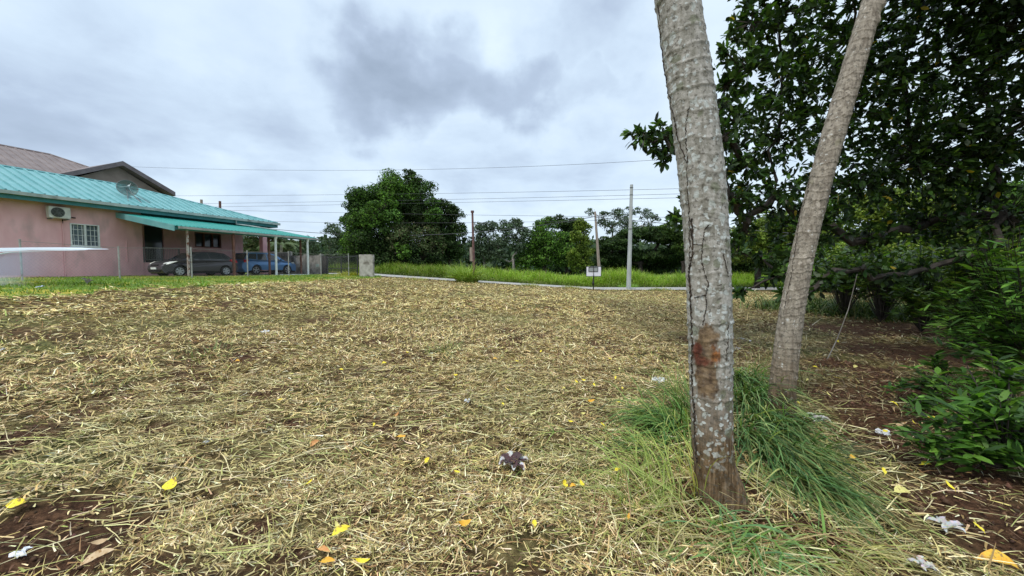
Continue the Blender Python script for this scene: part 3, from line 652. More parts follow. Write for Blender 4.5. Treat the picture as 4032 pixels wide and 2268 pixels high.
# ------------------------------------------------------------------ block wall, gate, pillar
def gatearea():
    T = empty('block_wall', (-19, 34.5, 1.1), 'mouldy grey concrete block wall behind the blue SUV, higher at its left end', 'wall')
    b = MB(); a = Vector((-15.3, 31.6, 0)); e = Vector((-24.5, 35.3, 0)); dd = (e-a).normalized(); nn = Vector((dd.y, -dd.x, 0)); L_ = (e-a).length
    def seg(mb, u0, u1, z0, z1, t=.08):
        p, q = a+dd*u0, a+dd*u1; mb.hexa([Vector((v.x, v.y, z)) for z in (z0, z1) for v in (p-nn*t, q-nn*t, q+nn*t, p+nn*t)])
    seg(b, .5, 4.1, .9, 2.72); seg(b, 4.1, L_, .9, 3.05)
    for u in (.5, 2.3, 4.2, 6.2, 8.2): seg(b, u, u+.25, .9, 2.82 if u < 4 else 3.12, .13)
    b.build('blockwork', CONC, T)
    q = MB(); seg(q, 0.0, .48, .95, 2.68, .10); q.build('end_post', noisy('dark_boards', (.03, .03, .03), (.09, .085, .08), 6, .9, stretch=(8, 8, .5)), T)
    # meter post in front
    T = empty('meter_box', at(1250, 1062, 30.2), 'small pale meter box on a short post before the block wall', 'meter box')
    c = at(1250, 1062, 30.2); z = float(h0(c.x, c.y)); m = MB(); m.box(c.x-.05, c.x+.05, c.y-.05, c.y+.05, z-.1, z+.62); m.build('post', CONC, T)
    m = MB(); m.box(c.x-.1, c.x+.1, c.y-.08, c.y+.08, z+.62, z+.85); m.build('box', GUT, T, bevel=.02)
    # gate
    T = empty('metal_gate', (-13.6, 30.3, 1.1), 'black metal gate of thin upright bars beside the concrete pillar', 'gate')
    g0 = Vector((-15.2, 31.3, 0)); g1 = Vector((-11.3, 27.9, 0)); gm = mat('gate_black', (.05, .05, .05), .6, .2); f = MB(); bars = MB()
    for z in (1.62, 1.28, 2.5):
        f.tube([g0+Vector((0, 0, z)), g1+Vector((0, 0, z))], .028, 6)
    for t in (0, .5, 1): p = g0.lerp(g1, t); f.tube([p+Vector((0, 0, 1.1)), p+Vector((0, 0, 2.6))], .04, 6)
    f.build('frame', gm, T)
    for i in range(1, 44):
        p = g0.lerp(g1, i/44); bars.tube([p+Vector((0, 0, 1.28)), p+Vector((0, 0, 2.62))], .011, 4)
    bars.build('bars', gm, T)
    # pillar
    c = at(1445, 1084, 27.6); z = float(h0(c.x, c.y)); b = MB(); hw = .50
    V = []
    for k, zz in enumerate(np.linspace(z-.1, 2.62, 6)):
        for sx, sy in ((-1, -1), (1, -1), (1, 1), (-1, 1)): V.append((c.x+sx*hw*(1+.02*random.uniform(-1, 1)), c.y+sy*.16, zz))
    b.add(V, [(i*4+j, i*4+(j+1) % 4, (i+1)*4+(j+1) % 4, (i+1)*4+j) for i in range(5) for j in range(4)]+[(3, 2, 1, 0), (20, 21, 22, 23)])
    b.build('gate_pillar', noisy('pillar_concrete', (.30, .28, .25), (.46, .43, .40), 3.5, .95, bump=.6, c3=(.16, .14, .12), s3=2.2, lo3=.5, hi3=.62), None, bevel=.02,
        label='wide weathered concrete gate pillar standing beside the road', cat='pillar')
gatearea()

# ------------------------------------------------------------------ poles, wires, sign
CPOLE = noisy('concrete_pole_grey', (.34, .36, .36), (.44, .46, .45), 6, .85, stretch=(1, 1, .2)); WPOLE = noisy('wood_pole', (.22, .17, .14), (.34, .28, .24), 8, .9, stretch=(2, 2, .2)); RPOLE = noisy('rusty_pole', (.09, .05, .05), (.17, .09, .08), 6, .8)
def pole(name, label, x0, y0, x1, y1, Y, r0, r1, m, cat='utility pole', extra=None, n=10, grp='poles along the road'):
    a = at(x0, y0, Y); b = at(x1, y1, Y); T = empty(name, a, label, cat, grp)
    s = MB(); s.tube([a-Vector((0, 0, .4)), b], [r0, r1], n); s.build('shaft', m, T)
    if extra: extra(T, a, b)
    return a, b
def cap(T, a, b):
    q = MB(); q.tube([b-Vector((0, 0, .05)), b+Vector((0, 0, .10))], .12, 8); q.build('cap', RPOLE, T)
    q = MB(); q.box(a.x-.32, a.x-.1, a.y-.05, a.y+.05, a.z+1.6, a.z+2.6); q.build('side_box', WPOLE, T)
def cpx(T, a, b):
    for f, w_ in ((.97, .16), (.90, .16), (.57, .15)):
        q = MB(); c = a.lerp(b, f); q.tube([c-Vector((0, 0, .04)), c+Vector((0, 0, .04))], .13+.03*(f < .8), 8); q.build('band', RAILM, T)
def wpx(T, a, b):
    q = MB(); c = a.lerp(b, .88); q.tube([c-Vector((0, 0, .05)), c+Vector((0, 0, .05))], .12, 8); q.build('band', RAILM, T)
A1 = pole('utility_pole', 'tall pale grey concrete utility pole at the edge of the field', 2475, 1131, 2487, 727, 29, .185, .115, CPOLE, extra=cpx, n=8)
A2 = pole('utility_pole', 'brown wooden utility pole rising behind the white sign', 2364, 1110, 2343, 833, 36.5, .175, .09, WPOLE, extra=wpx)
A3 = pole('utility_pole', 'dark rusty capped pole standing in a grass clump by the road', 1868, 1116, 1860, 835, 27.5, .11, .07, RPOLE, extra=cap)
pole('utility_pole', 'distant pole top, left of two rising behind the teal roof', 795, 900, 793, 786, 58, .20, .18, WPOLE, n=6)
pole('utility_pole', 'distant pole top, right of two rising behind the teal roof', 868, 900, 866, 792, 60, .2, .18, BROWNW, n=6)
def wire(label, pts, r=.013, Y=(46, 42, 36, 29, 27)):
    out = []
    xs = [p[0] for p in pts]
    for i in range(len(pts)-1):
        for t in np.linspace(0, 1, 9)[:-1]:
            x = pts[i][0]+(pts[i+1][0]-pts[i][0])*t; 
            out.append(x)
    out.append(pts[-1][0]); X = np.array(out); c = np.polyfit([p[0] for p in pts], [p[1] for p in pts], min(2, len(pts)-1)); yy = np.polyval(c, X)
    YY = np.interp(X, [300, 1300, 2000, 2480, 3400], Y)
    P_ = [at(x, y, d) for x, y, d in zip(X, yy, YY)]
    me = MB(); me.tube(P_, r, 5); o = me.build('power_line', mat_wire, None, label=label, cat='cable', group='overhead cables along the road')
mat_wire = mat('cable_black', (.06, .06, .065), .6)
wire('topmost thin overhead cable, clear of the tree tops', [(480, 655), (1361, 671), (1721, 666), (2600, 629)])
wire('second overhead cable from the top, ending on the tall concrete pole', [(690, 768), (1361, 772), (1900, 762), (2484, 739), (3300, 728)])
wire('third overhead cable from the top, ending on the tall concrete pole', [(800, 797), (1361, 800), (1900, 788), (2484, 757), (3300, 748)])
wire('fourth overhead cable from the top, just under the third', [(800, 810), (1361, 814), (1900, 801), (2484, 770), (3300, 768)])
wire('fifth overhead cable, passing in front of the vine-covered tree', [(820, 826), (1361, 838), (1900, 848), (2484, 853), (3300, 860)])
wire('low thin overhead cable meeting the end of the teal roof', [(1080, 872), (1361, 877), (1900, 876), (2340, 868)])
wire('lowest and thickest overhead cable, sagging to the wooden pole', [(1040, 896), (1300, 923), (1700, 925), (2000, 900), (2342, 854)], .028)
wire('thick cable running right from the wooden pole past the concrete pole', [(2342, 854), (2484, 869), (2750, 890), (3300, 930)], .025, Y=(46, 42, 40, 29.3, 24))

def sign():
    b = at(2336, 1142, 27); z = float(h0(b.x, b.y)); T = empty('sign', (b.x, b.y, z), 'back of a white signboard on a black post at the far edge of the field', 'sign')
    t = at(2337, 1050, 27); l = at(2309.5, 1050, 27); r = at(2366, 1087, 27)
    m = MB(); m.box(l.x, r.x, b.y, b.y+.03, r.z, l.z); m.build('board', mat('sign_white', (.74, .73, .80), .5), T)
    bk = mat('sign_black', (.02, .02, .02), .6); gy = mat('sign_grey', (.30, .32, .32), .6)
    m = MB(); e = .025; m.box(l.x-e, l.x, b.y-.01, b.y+.04, r.z-e, l.z+e); m.box(r.x, r.x+e, b.y-.01, b.y+.04, r.z-e, l.z+e); m.box(l.x, r.x, b.y-.01, b.y+.04, l.z, l.z+e); m.box(l.x, r.x, b.y-.01, b.y+.04, r.z-e, r.z); m.build('board_frame', bk, T)
    p = at(2319, 1053, 27); q = at(2353, 1068, 27)
    m = MB(); m.box(p.x, q.x, b.y-.012, b.y-.002, q.z, p.z); m.build('backing_plate', gy, T)
    m = MB(); w_ = .03; m.box(p.x-w_, p.x, b.y-.03, b.y-.004, q.z-w_, p.z+w_); m.box(q.x, q.x+w_, b.y-.03, b.y-.004, q.z-w_, p.z+w_); m.box(p.x, q.x, b.y-.03, b.y-.004, p.z, p.z+w_); m.box(p.x, q.x, b.y-.03, b.y-.004, q.z-w_, q.z); m.build('bracket_frame', bk, T)
    m = MB(); m.box(b.x-.035, b.x+.035, b.y-.075, b.y-.032, z-.2, r.z+.02); m.box(b.x-.015, b.x+.015, b.y-.06, b.y-.032, r.z+.02, l.z); m.build('post', bk, T)
    m = MB(); m.tube([(b.x-.02, b.y-.05, z+.35), (b.x-.03, b.y-.05, z+.5), (b.x, b.y-.05, z+.75)], [.04, .10, .04], 8); m.build('post_wrap', bk, T)
sign()

def skeleton(mb, roots, pts, r0, rmin, n=6, wob=.12, rmax=9):
    nodes = [Vector(p) for p in roots]; par = [max(0, i-1) for i in range(len(roots))]; todo = [Vector(p) for p in pts]; order = []
    nr_ = len(roots)
    while todo:
        best = min(((q-nodes[j]).length+.35*(nodes[j]-nodes[0]).length, i, j) for i, q in enumerate(todo) for j in range(len(nodes)))
        _, i, j = best; nodes.append(todo.pop(i)); par.append(j)
    cnt = [0.0]*len(nodes)
    for k in range(len(nodes)-1, nr_-1, -1):
        cnt[k] += 1; j = k
        cnt[par[k]] += cnt[k]
    for k in range(nr_, len(nodes)):
        a, b = nodes[par[k]], nodes[k]; L_ = (b-a).length; ra = min(rmax, max(rmin, r0*cnt[k]**.5)); rb = max(rmin*.7, min(ra, r0*max(.4, cnt[k]-1)**.5))
        w_ = lambda: Vector([random.gauss(0, wob*L_) for _ in range(3)])
        mb.tube([a, a.lerp(b, .33)+w_()+Vector((0, 0, -.04*L_)), a.lerp(b, .68)+w_(), b], [ra, ra*.93+rb*.07, ra*.5+rb*.5, rb], n)

# ------------------------------------------------------------------ trees in the distance
def far_tree(name, label, Y, base, blobs, leaf=.3, dens=18, cols=None, squash=.8, trunk=.2, limbs=True, bark=BARKD, group='trees across the road', sticks=(), lump=.40, inner=.3):
    leaf *= .74; dens *= 2.0
    """base px; blobs (px,py,r_px,dY)"""
    b = at(base, 1060, Y); bz = float(h0(b.x, b.y)); B_ = Vector((b.x, b.y, bz)); T = empty(name, B_, label, 'tree', group)
    cols = cols or ([(.030, .062, .014), (.052, .10, .022), (.085, .15, .034), (.02, .04, .012)], [3, 4, 2, 2])
    ends = []; Vs, Is, Cs = [], [], []; off = 0; tr = MB(); tr.tube([B_-Vector((0, 0, .3)), B_+Vector((.1, 0, 1.2)), B_+Vector((0, 0, 2.4))], [trunk*1.3, trunk, trunk*.9], 8)
    for (px, py, rp, dY, *pal_) in blobs:
        bc = pal_[0] if pal_ else cols
        Yb = Y+dY; c = at(px, py, Yb); R = rp/F*Yb*1.18; c = np.array(c)
        if limbs:
            ends.append(Vector(c))
        nl = max(5, int(16*(1 if R > 1 else .6))); u = unit(RNG.normal(0, 1, (nl, 3))+np.array([0, -.15, .25])); rad = R*RNG.uniform(.35, .95, nl)
        LC = c+u*rad[:, None]*np.array([1, 1, squash]); LR = R*lump*RNG.uniform(.6, 1.3, nl); tone = RNG.uniform(.55, 1.6, nl)
        n = int(dens*R*R/(leaf*leaf)); w = LR**2/np.sum(LR**2); pick = RNG.choice(nl, n, p=w)
        d = unit(RNG.normal(0, 1, (n, 3))+np.array([0, 0, .45])); rr = LR[pick]*RNG.uniform(.55, 1.15, n)
        C = LC[pick]+d*rr[:, None]*np.array([1, 1, squash*.8]); ni = int(n*inner); C[:ni] = c+unit(RNG.normal(0, 1, (ni, 3)))*(R*RNG.random((ni, 1))**.5)*np.array([.9, .9, squash*.9])
        nr = unit(d+RNG.normal(0, .45, (n, 3))); dv = np.cross(nr, RNG.normal(0, 1, (n, 3)))
        sz = leaf*RNG.uniform(.5, 1.3, n); col = palette(n, *bc)*tone[pick][:, None]
        V, I, K = simplekites(C, dv, nr, sz*1.3, sz*.8, col); Vs.append(V); Is.append(I+off); Cs.append(K); off += len(V)
    for (x0, y0, x1, y1) in sticks:
        p, q = at(x0, y0, Y), at(x1, y1, Y-.5); p = min(ends, key=lambda e_: (e_-p).length); m_ = p.lerp(q, .5)+Vector((random.uniform(-.15, .15), 0, random.uniform(-.1, .15))); tr.tube([p, m_, q], [.09, .05, .015], 5)
    if ends: skeleton(tr, [B_+Vector((0, 0, 1.0)), B_+Vector((0, 0, 2.2))], ends, trunk*.3, .03, 5, .1, trunk*.8)
    tr.build('trunk', bark, T, smooth=True)
    link('crown', npmesh('crown', np.concatenate(Vs), 4, np.concatenate(Is), np.concatenate(Cs)), FARLEAF, T)
    return T
GRN = ([(.045, .10, .016), (.075, .155, .022), (.11, .21, .03), (.025, .05, .012), (.05, .055, .03)], [3, 4, 3, 2, 1])
DRK = ([(.018, .036, .011), (.032, .06, .016), (.05, .09, .022), (.07, .10, .035)], [4, 4, 2, 1])
MID = ([(.035, .075, .015), (.06, .125, .022), (.09, .17, .03), (.02, .04, .011)], [3, 4, 2, 2])
GRY = ([(.06, .09, .055), (.09, .13, .08), (.12, .16, .10), (.04, .06, .035)], [3, 4, 2, 2])
YEL = ([(.10, .15, .02), (.16, .22, .035), (.07, .11, .02), (.22, .27, .05)], [4, 4, 2, 1])
BRN = ([(.06, .08, .03), (.09, .085, .045), (.04, .05, .02), (.05, .09, .025)], [4, 2, 3, 3])
far_tree('tree', 'broad vine-covered tree standing left of the rusty capped pole', 42, 1560,
    [(1460, 800, 70, 0, MID), (1400, 785, 30, -1, MID), (1500, 880, 90, -1, MID), (1420, 900, 55, -2), (1400, 960, 55, -2), (1470, 1000, 90, -1, DRK), (1570, 770, 75, 1), (1550, 750, 50, -1), (1640, 770, 62, 1, MID), (1660, 850, 62, 2, DRK), (1600, 950, 75, -1, BRN), (1700, 960, 55, 0, BRN),
     (1380, 1000, 45, 0, MID), (1560, 1020, 70, -1, DRK), (1640, 1030, 70, -1, DRK), (1700, 800, 26, 0, MID), (1555, 705, 20, 1, DRK), (1612, 695, 28, 1, DRK), (1636, 724, 22, 1, DRK), (1520, 735, 24, 0, MID), (1372, 880, 30, 0, MID), (1715, 1040, 40, 0, DRK), (1550, 850, 75, 2, DRK), (1690, 880, 55, 1, BRN), (1610, 860, 65, 1, DRK), (1400, 820, 36, -1, MID), (1440, 830, 45, -1, MID), (1705, 850, 34, 0, MID), (1480, 840, 40, -3), (1440, 870, 36, -3), (1530, 800, 34, -2), (1590, 990, 30, -3)],
    .24, 18, GRN, 1.0, .45, lump=.37, sticks=[(1520, 730, 1512, 682), (1530, 735, 1540, 700), (1645, 730, 1650, 690), (1660, 720, 1675, 705), (1390, 760, 1368, 728), (1470, 745, 1455, 716), (1690, 860, 1700, 780), (1655, 930, 1715, 975)])
far_tree('tree', 'dark tiered tree hugging the right flank of the vine-covered tree', 44, 1770,
    [(1750, 820, 42, 0), (1790, 840, 35, 0), (1740, 890, 50, 0), (1800, 905, 42, 0), (1760, 970, 48, 0), (1790, 1000, 36, 0), (1730, 1030, 40, 0), (1830, 950, 15, 0), (1740, 960, 40, 0), (1775, 865, 34, 0), (1770, 930, 40, 0)], .24, 15, DRK, .75, .3)
far_tree('tree', 'pale grey-green tree peeking out left of the vine-covered tree', 58, 1320,
    [(1310, 905, 28, 0), (1340, 930, 35, 0), (1305, 960, 30, 0), (1335, 1000, 36, 0), (1290, 1000, 18, 0), (1310, 1035, 26, 0)], .3, 9, GRY, .8, .25, bark=BARKG)
far_tree('tree', 'thin-crowned tree seen right above the gate and wall', 60, 1225, [(1200, 960, 28, 0), (1235, 975, 26, 0), (1180, 985, 24, 0), (1225, 1010, 30, 0), (1190, 1020, 25, 0), (1245, 1030, 18, 0)], .28, 9, GRY, .8, .2, bark=BARKG)
far_tree('tree', 'leafy tree seen through the gap between carport posts', 52, 1060, [(1000, 950, 36, 0), (1050, 930, 30, 0), (1090, 945, 30, 0), (980, 985, 34, 0), (1060, 985, 36, 0), (1110, 990, 28, 0), (1140, 960, 22, 0)], .28, 11, BRN, .7, .3)
far_tree('tree', 'grey open-crowned tree just right of the rusty capped pole', 46, 1905, [(1900, 905, 35, 0), (1935, 890, 26, 0), (1880, 950, 34, 0), (1930, 950, 38, 0), (1890, 1000, 36, 0), (1940, 1010, 38, 0), (1850, 1020, 26, -1)], .26, 11, GRY, .8, .2, bark=BARKG)
far_tree('tree', 'tree with a forked bare trunk and a see-through crown', 44, 2020, [(1990, 900, 34, 0), (2030, 885, 30, 0), (2060, 920, 34, 0), (2000, 940, 34, 0), (1970, 960, 30, 0), (2040, 965, 32, 0), (1965, 1005, 26, 0)], .24, 11, GRY, .75, .2, bark=BARKG)
far_tree('tree', 'full green tree left of the yellowish vine-hung tree', 45, 2140, [(2130, 890, 34, 0), (2160, 880, 30, 1), (2110, 940, 46, 0), (2170, 950, 52, 0), (2090, 1000, 46, 0), (2150, 1020, 52, 0), (2210, 1000, 48, 0), (2060, 1030, 40, 0)], .26, 15, GRN, .8, .3)
far_tree('tree', 'dark round tree behind the yellowish vine-hung tree', 50, 2230, [(2215, 880, 34, 0), (2260, 890, 36, 0), (2240, 930, 44, 0), (2230, 985, 48, 0), (2290, 1000, 40, 0), (2200, 1030, 40, 0)], .28, 18, DRK, .8, .3)
far_tree('tree', 'yellow-green vine-hung tree just left of the wooden pole', 41, 2290, [(2280, 880, 26, 0), (2300, 900, 30, 0), (2290, 950, 34, 0), (2270, 930, 26, -1), (2300, 1000, 36, 0), (2270, 1040, 36, 0), (2250, 1000, 22, -1), (2310, 1040, 26, 0)], .22, 17, YEL, .8, .2)
far_tree('tree', 'tall feathery pale tree behind the concrete pole', 56, 2440, [(2325, 835, 18, 0), (2380, 845, 22, 0), (2375, 880, 26, 0), (2430, 840, 24, 0), (2450, 870, 34, 0), (2410, 900, 30, 0), (2500, 830, 22, 0), (2480, 890, 32, 0), (2545, 850, 28, 0), (2580, 865, 20, 0), (2550, 900, 26, 0), (2480, 820, 15, 0)], .24, 6.5, GRY, .8, .25, bark=BARKG, inner=.1)
far_tree('tree', 'wide dark flat-topped tree behind the concrete pole', 43, 2520, [(2420, 960, 60, 0), (2480, 930, 60, 0), (2550, 920, 55, 0), (2610, 935, 60, 0), (2660, 950, 55, 0), (2400, 1020, 55, 1), (2470, 1010, 60, 1), (2560, 1010, 65, 1), (2640, 1020, 60, 1), (2700, 1000, 50, 1), (2360, 990, 34, 1), (2500, 1050, 50, 2), (2600, 1055, 50, 2), (2420, 1050, 40, 2)], .24, 20, DRK, .42, .35)
far_tree('tree', 'olive leafy tree partly behind the left side of the palm trunk', 40, 2690, [(2620, 900, 26, 0), (2650, 915, 30, 0), (2680, 930, 34, 0), (2720, 930, 40, 0), (2760, 950, 40, 0), (2690, 980, 36, 0), (2740, 1020, 44, 0)], .24, 17, YEL[0:1]+([6, 2, 5, 1],) if False else ([(.05, .09, .02), (.09, .14, .03), (.035, .06, .015)], [4, 3, 4]), .7, .3)
far_tree('tree', 'bright yellow-green tree seen between the two palm trunks', 30, 2980, [(2930, 930, 60, 0), (3000, 900, 60, 0), (3060, 870, 60, 0), (2890, 990, 50, 0), (2960, 990, 60, 0), (3050, 960, 70, 0), (3120, 900, 70, 0), (3180, 960, 80, 0)], .2, 13, YEL, .7, .25)
far_tree('tree', 'dark dense tree low behind the bright one between the trunks', 38, 2960, [(2860, 1020, 60, 0), (2940, 1030, 60, 0), (3020, 1030, 60, 0), (3100, 1020, 60, 0), (2800, 1000, 60, 0), (3180, 1020, 60, 0)], .25, 22, DRK, .7, .3)
for i, (x, y, r, Y, cl, lb) in enumerate([(3260, 1000, 150, 26, GRN, 'green tree low behind the second palm trunk, right of it'), (3480, 960, 190, 19, YEL, 'yellowish tree glimpsed through the shady crown at right'), (3720, 930, 200, 18, YEL, 'green tree glimpsed through the shady crown further right'), (3990, 920, 200, 22, GRN, 'green tree at the right edge behind the shady crown')]):
    far_tree('tree', lb, Y, x, [(x-60, y, r*.55, 0), (x+50, y-30, r*.55, 0), (x, y+70, r*.6, 0), (x-20, y-90, r*.45, 0), (x+90, y+60, r*.5, 0), (x-100, y+80, r*.5, 0), (x+20, y-170, r*.45, 0), (x-70, y-140, r*.4, 0)], .17, 10, cl, .8, .25, group='trees beyond the shady crown')
# distant wood closing the horizon
def wood():
    n = 62000; x = RNG.uniform(-170, 170, n); t = x/170; y0 = 95+RNG.normal(0, 6, n); hh = 5.5+4.5*fbm(x*.09+3, x*0+2, 4); z = hh*RNG.random(n)**.8+.2
    C = np.stack([x, y0+z*.3, z], -1); nr = unit(RNG.normal(0, 1, (n, 3))+np.array([0, -.5, .6])); dv = np.cross(nr, RNG.normal(0, 1, (n, 3))); s = RNG.uniform(.5, 1.3, n)
    V, I, K = simplekites(C, dv, nr, s*1.3, s, palette(n, *([(.04, .065, .03), (.06, .095, .045), (.03, .05, .03)], [3, 3, 3])))
    setp(link('woodland', npmesh('woodland', V, 4, I, K), FARLEAF), 'low distant woodland closing the horizon behind the road', 'woodland', kind='stuff')
wood()
def palm_small():
    b = at(1105, 1060, 44); z0 = float(h0(b.x, b.y)); T = empty('palm_tree', (b.x, b.y, z0), 'small palm with arching fronds behind the blue SUV', 'palm tree'); top = at(1108, 965, 44)
    m = MB(); m.tube([(b.x, b.y, z0-.2), top], [.2, .14], 8); m.build('trunk', BARKG, T)
    for k in range(11):
        a = k*2*math.pi/11+.2; L_ = 2.4; Ps = []
        for t in np.linspace(0, 1, 7): Ps.append(Vector(top)+Vector((math.cos(a)*L_*t, math.sin(a)*L_*t, 1.5*t-1.9*t*t)))
        f = MB(); f.tube(Ps, .02, 4)
        for i in range(26):
            t = .1+.88*i/26; j = min(5, int(t*6)); p = Ps[j].lerp(Ps[j+1], t*6-j); tg = (Ps[j+1]-Ps[j]).normalized(); sd_ = tg.cross(Vector((0, 0, 1))).normalized()
            for sg in (-1, 1):
                e = p+sd_*sg*.5*(1-.5*t)+tg*.25-Vector((0, 0, .18)); w_ = tg*.03; f.add([p-w_, p+w_, e], [(0, 1, 2)])
        f.build('frond', mat('frond_%d' % 0, (.10, .14, .05), .6), T)
palm_small()

# ------------------------------------------------------------------ grass (uncountable)
def grass_obj(name, label, parts, m=GRASS):
    V = []; I = []; C = []; o = 0
    for v, i, c in parts: V.append(v); I.append(i+o); C.append(c); o += len(v)
    ob = link(name, npmesh(name, np.concatenate(V), 4, np.concatenate(I), np.concatenate(C)), m); return setp(ob, label, 'grass', kind='stuff')
def roadside_grass():
    n = 60000; x = RNG.uniform(-20, 34, n); d = RNG.uniform(0, 1, n)**1.3*6; y = roadY(x)+2.1+d+(x < -6)*.3
    hump = np.exp(-((x-10.5)/2.0)**2); hgt = (.30+1.15*fbm(x*.7, y*.7, 4)*(.7+.5*vnoise(x*2.5, y*2.5))+.65*hump*sst(.5, 2, d))*sst(-.6, 1.3, d)
    z = h0(x, y)+.35*sst(3, 6, y-roadY(x))*.7
    P_ = np.stack([x, y, z], -1); tn = .7+.6*fbm(x*.8+7, y*.8, 3)
    col = palette(n, [(.22, .36, .03), (.30, .45, .045), (.40, .50, .08), (.12, .20, .02)], [4, 4, 2, 2])*tn[:, None]
    edge_shade = (1-sst(.1, .7, d))[:, None]*.6; lf = (1-sst(-9, 1, x))[:, None]*.35; col = col*(1-lf); col = col*(1-edge_shade)+edge_shade*palette(n, [(.055, .075, .02), (.10, .085, .035), (.03, .04, .012)], [2, 1, 2])  # road-edge blades coloured dark to paint the shadow band under the grass
    dry = (RNG.random(n) < .07); col[dry] = palette(int(dry.sum()), [(.42, .36, .16), (.30, .26, .12)], [1, 1])
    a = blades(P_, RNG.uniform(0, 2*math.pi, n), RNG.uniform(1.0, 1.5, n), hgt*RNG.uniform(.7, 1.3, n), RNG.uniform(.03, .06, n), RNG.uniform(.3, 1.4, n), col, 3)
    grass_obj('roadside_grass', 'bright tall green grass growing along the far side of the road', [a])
roadside_grass()
def lawn_grass():
    n = 60000; x = RNG.uniform(-26, -6, n); y = RNG.uniform(7, 31, n); s = x*DV.x+y*DV.y; mm = x*NV.x+y*NV.y
    ok = (lawnmask(x, y) > .5) & (mm > -24.2+0*x) | ((lawnmask(x, y) > .5) & (mm > -29.8) & (s < 14.6)); x, y = x[ok], y[ok]; n = len(x)
    P_ = np.stack([x, y, H(x, y)], -1); yl = sst(.5, .62, fbm(x*.7+3, y*.7, 3)); 
    col = palette(n, [(.13, .22, .03), (.18, .28, .035), (.09, .16, .02)], [3, 3, 2]); c2 = palette(n, [(.34, .31, .06), (.25, .28, .05)], [1, 1]); col = col*(1-yl[:, None])+c2*yl[:, None]
    a = blades(P_, RNG.uniform(0, 6.28, n), RNG.uniform(.6, 1.4, n), RNG.uniform(.05, .13, n), RNG.uniform(.015, .035, n), RNG.uniform(.2, 1, n), col, 2)
    grass_obj('lawn_grass', 'short green and yellowish lawn grass in front of the house', [a])
lawn_grass()
def tuft(name, label, px, py, n, rad, hgt, cols, wts, spread=.5, wid=(.012, .03), group=None, cat='grass clump'):
    c = ground(px, py); rr = rad*RNG.random(n)**.6; aa = RNG.uniform(0, 6.28, n); x = c.x+rr*np.cos(aa); y = c.y+rr*np.sin(aa)
    P_ = np.stack([x, y, H(x, y)-.01], -1); v, i, k = blades(P_, aa+RNG.normal(0, .5, n), 1.45-spread*RNG.random(n), hgt*RNG.uniform(.5, 1.15, n), RNG.uniform(*wid, n), RNG.uniform(.3, 1.9, n), palette(n, cols, wts), 5)
    o = link(name, npmesh(name, v, 4, i, k), GRASS); setp(o, label, cat, group); return o
GC = [(.14, .26, .03), (.20, .34, .045), (.28, .40, .08)]
tuft('grass_clump', 'tall green grass clump around the rusty capped pole', 1840, 1113, 1000, .75, 1.7, [(.18, .30, .04), (.27, .38, .06), (.38, .44, .12)], [3, 3, 2], .7, (.02, .05), 'grass clumps at the field edge')
tuft('grass_clump', 'small green grass clump at the foot of the concrete pole', 2475, 1133, 500, .8, .45, GC, [3, 2, 2], 1, (.02, .04), 'grass clumps at the field edge')
tuft('grass_clump', 'yellow-green low clump at the left foot of the concrete gate pillar', 1385, 1085, 900, .9, .4, [(.38, .36, .05), (.30, .33, .05), (.5, .4, .06)], [2, 2, 1], 1, (.02, .04), 'grass clumps at the field edge')
tuft('grass_clump', 'yellowish clump beside the driveway behind the fence end', 1300, 1078, 600, .8, .35, [(.38, .36, .05), (.30, .33, .05), (.5, .4, .06)], [2, 2, 1], 1, (.02, .04), 'grass clumps at the field edge')
tuft('grass_clump', 'little spiky green clump on the lawn below the dark hatchback', 800, 1132, 60, .12, .35, GC, [3, 2, 2], 1, (.02, .04), 'grass clumps at the field edge')
for x_, y_, l_ in ((2090, 1128, 'low straw-coloured weed clump on the road edge left of the sign'), (2600, 1143, 'small weed clump on the road edge just left of the stout palm'), (1640, 1104, 'sparse weed clump on the road edge between pillar and rusty pole'), (2250, 1136, 'tiny weed clump on the road edge close left of the sign')):
    tuft('grass_clump', l_, x_, y_, 220, .7, .35, [(.30, .32, .08), (.42, .36, .16), (.2, .28, .05)], [2, 2, 2], 1.1, (.02, .04), 'grass clumps at the field edge')
GD = [(.16, .22, .07), (.24, .28, .10), (.10, .15, .05)]
tuft('grass_clump', 'grey-green tuft in the middle of the mown field', 1745, 1385, 160, .32, .25, GD, [3, 2, 2], 1.2, (.006, .014), 'green tufts on the mown field')
tuft('grass_clump', 'low green tuft in the left part of the mown field', 820, 1400, 120, .35, .22, GD, [3, 2, 2], 1.3, (.006, .014), 'green tufts on the mown field')
tuft('grass_clump', 'thin green tuft near the bottom of the mown field, left of centre', 1390, 1800, 70, .2, .14, GD, [3, 2, 2], 1.3, (.003, .007), 'green tufts on the mown field')
tuft('grass_clump', 'flat green patch near the left edge of the mown field', 330, 1530, 260, .6, .16, GD, [3, 2, 2], 1.45, (.006, .012), 'green tufts on the mown field')

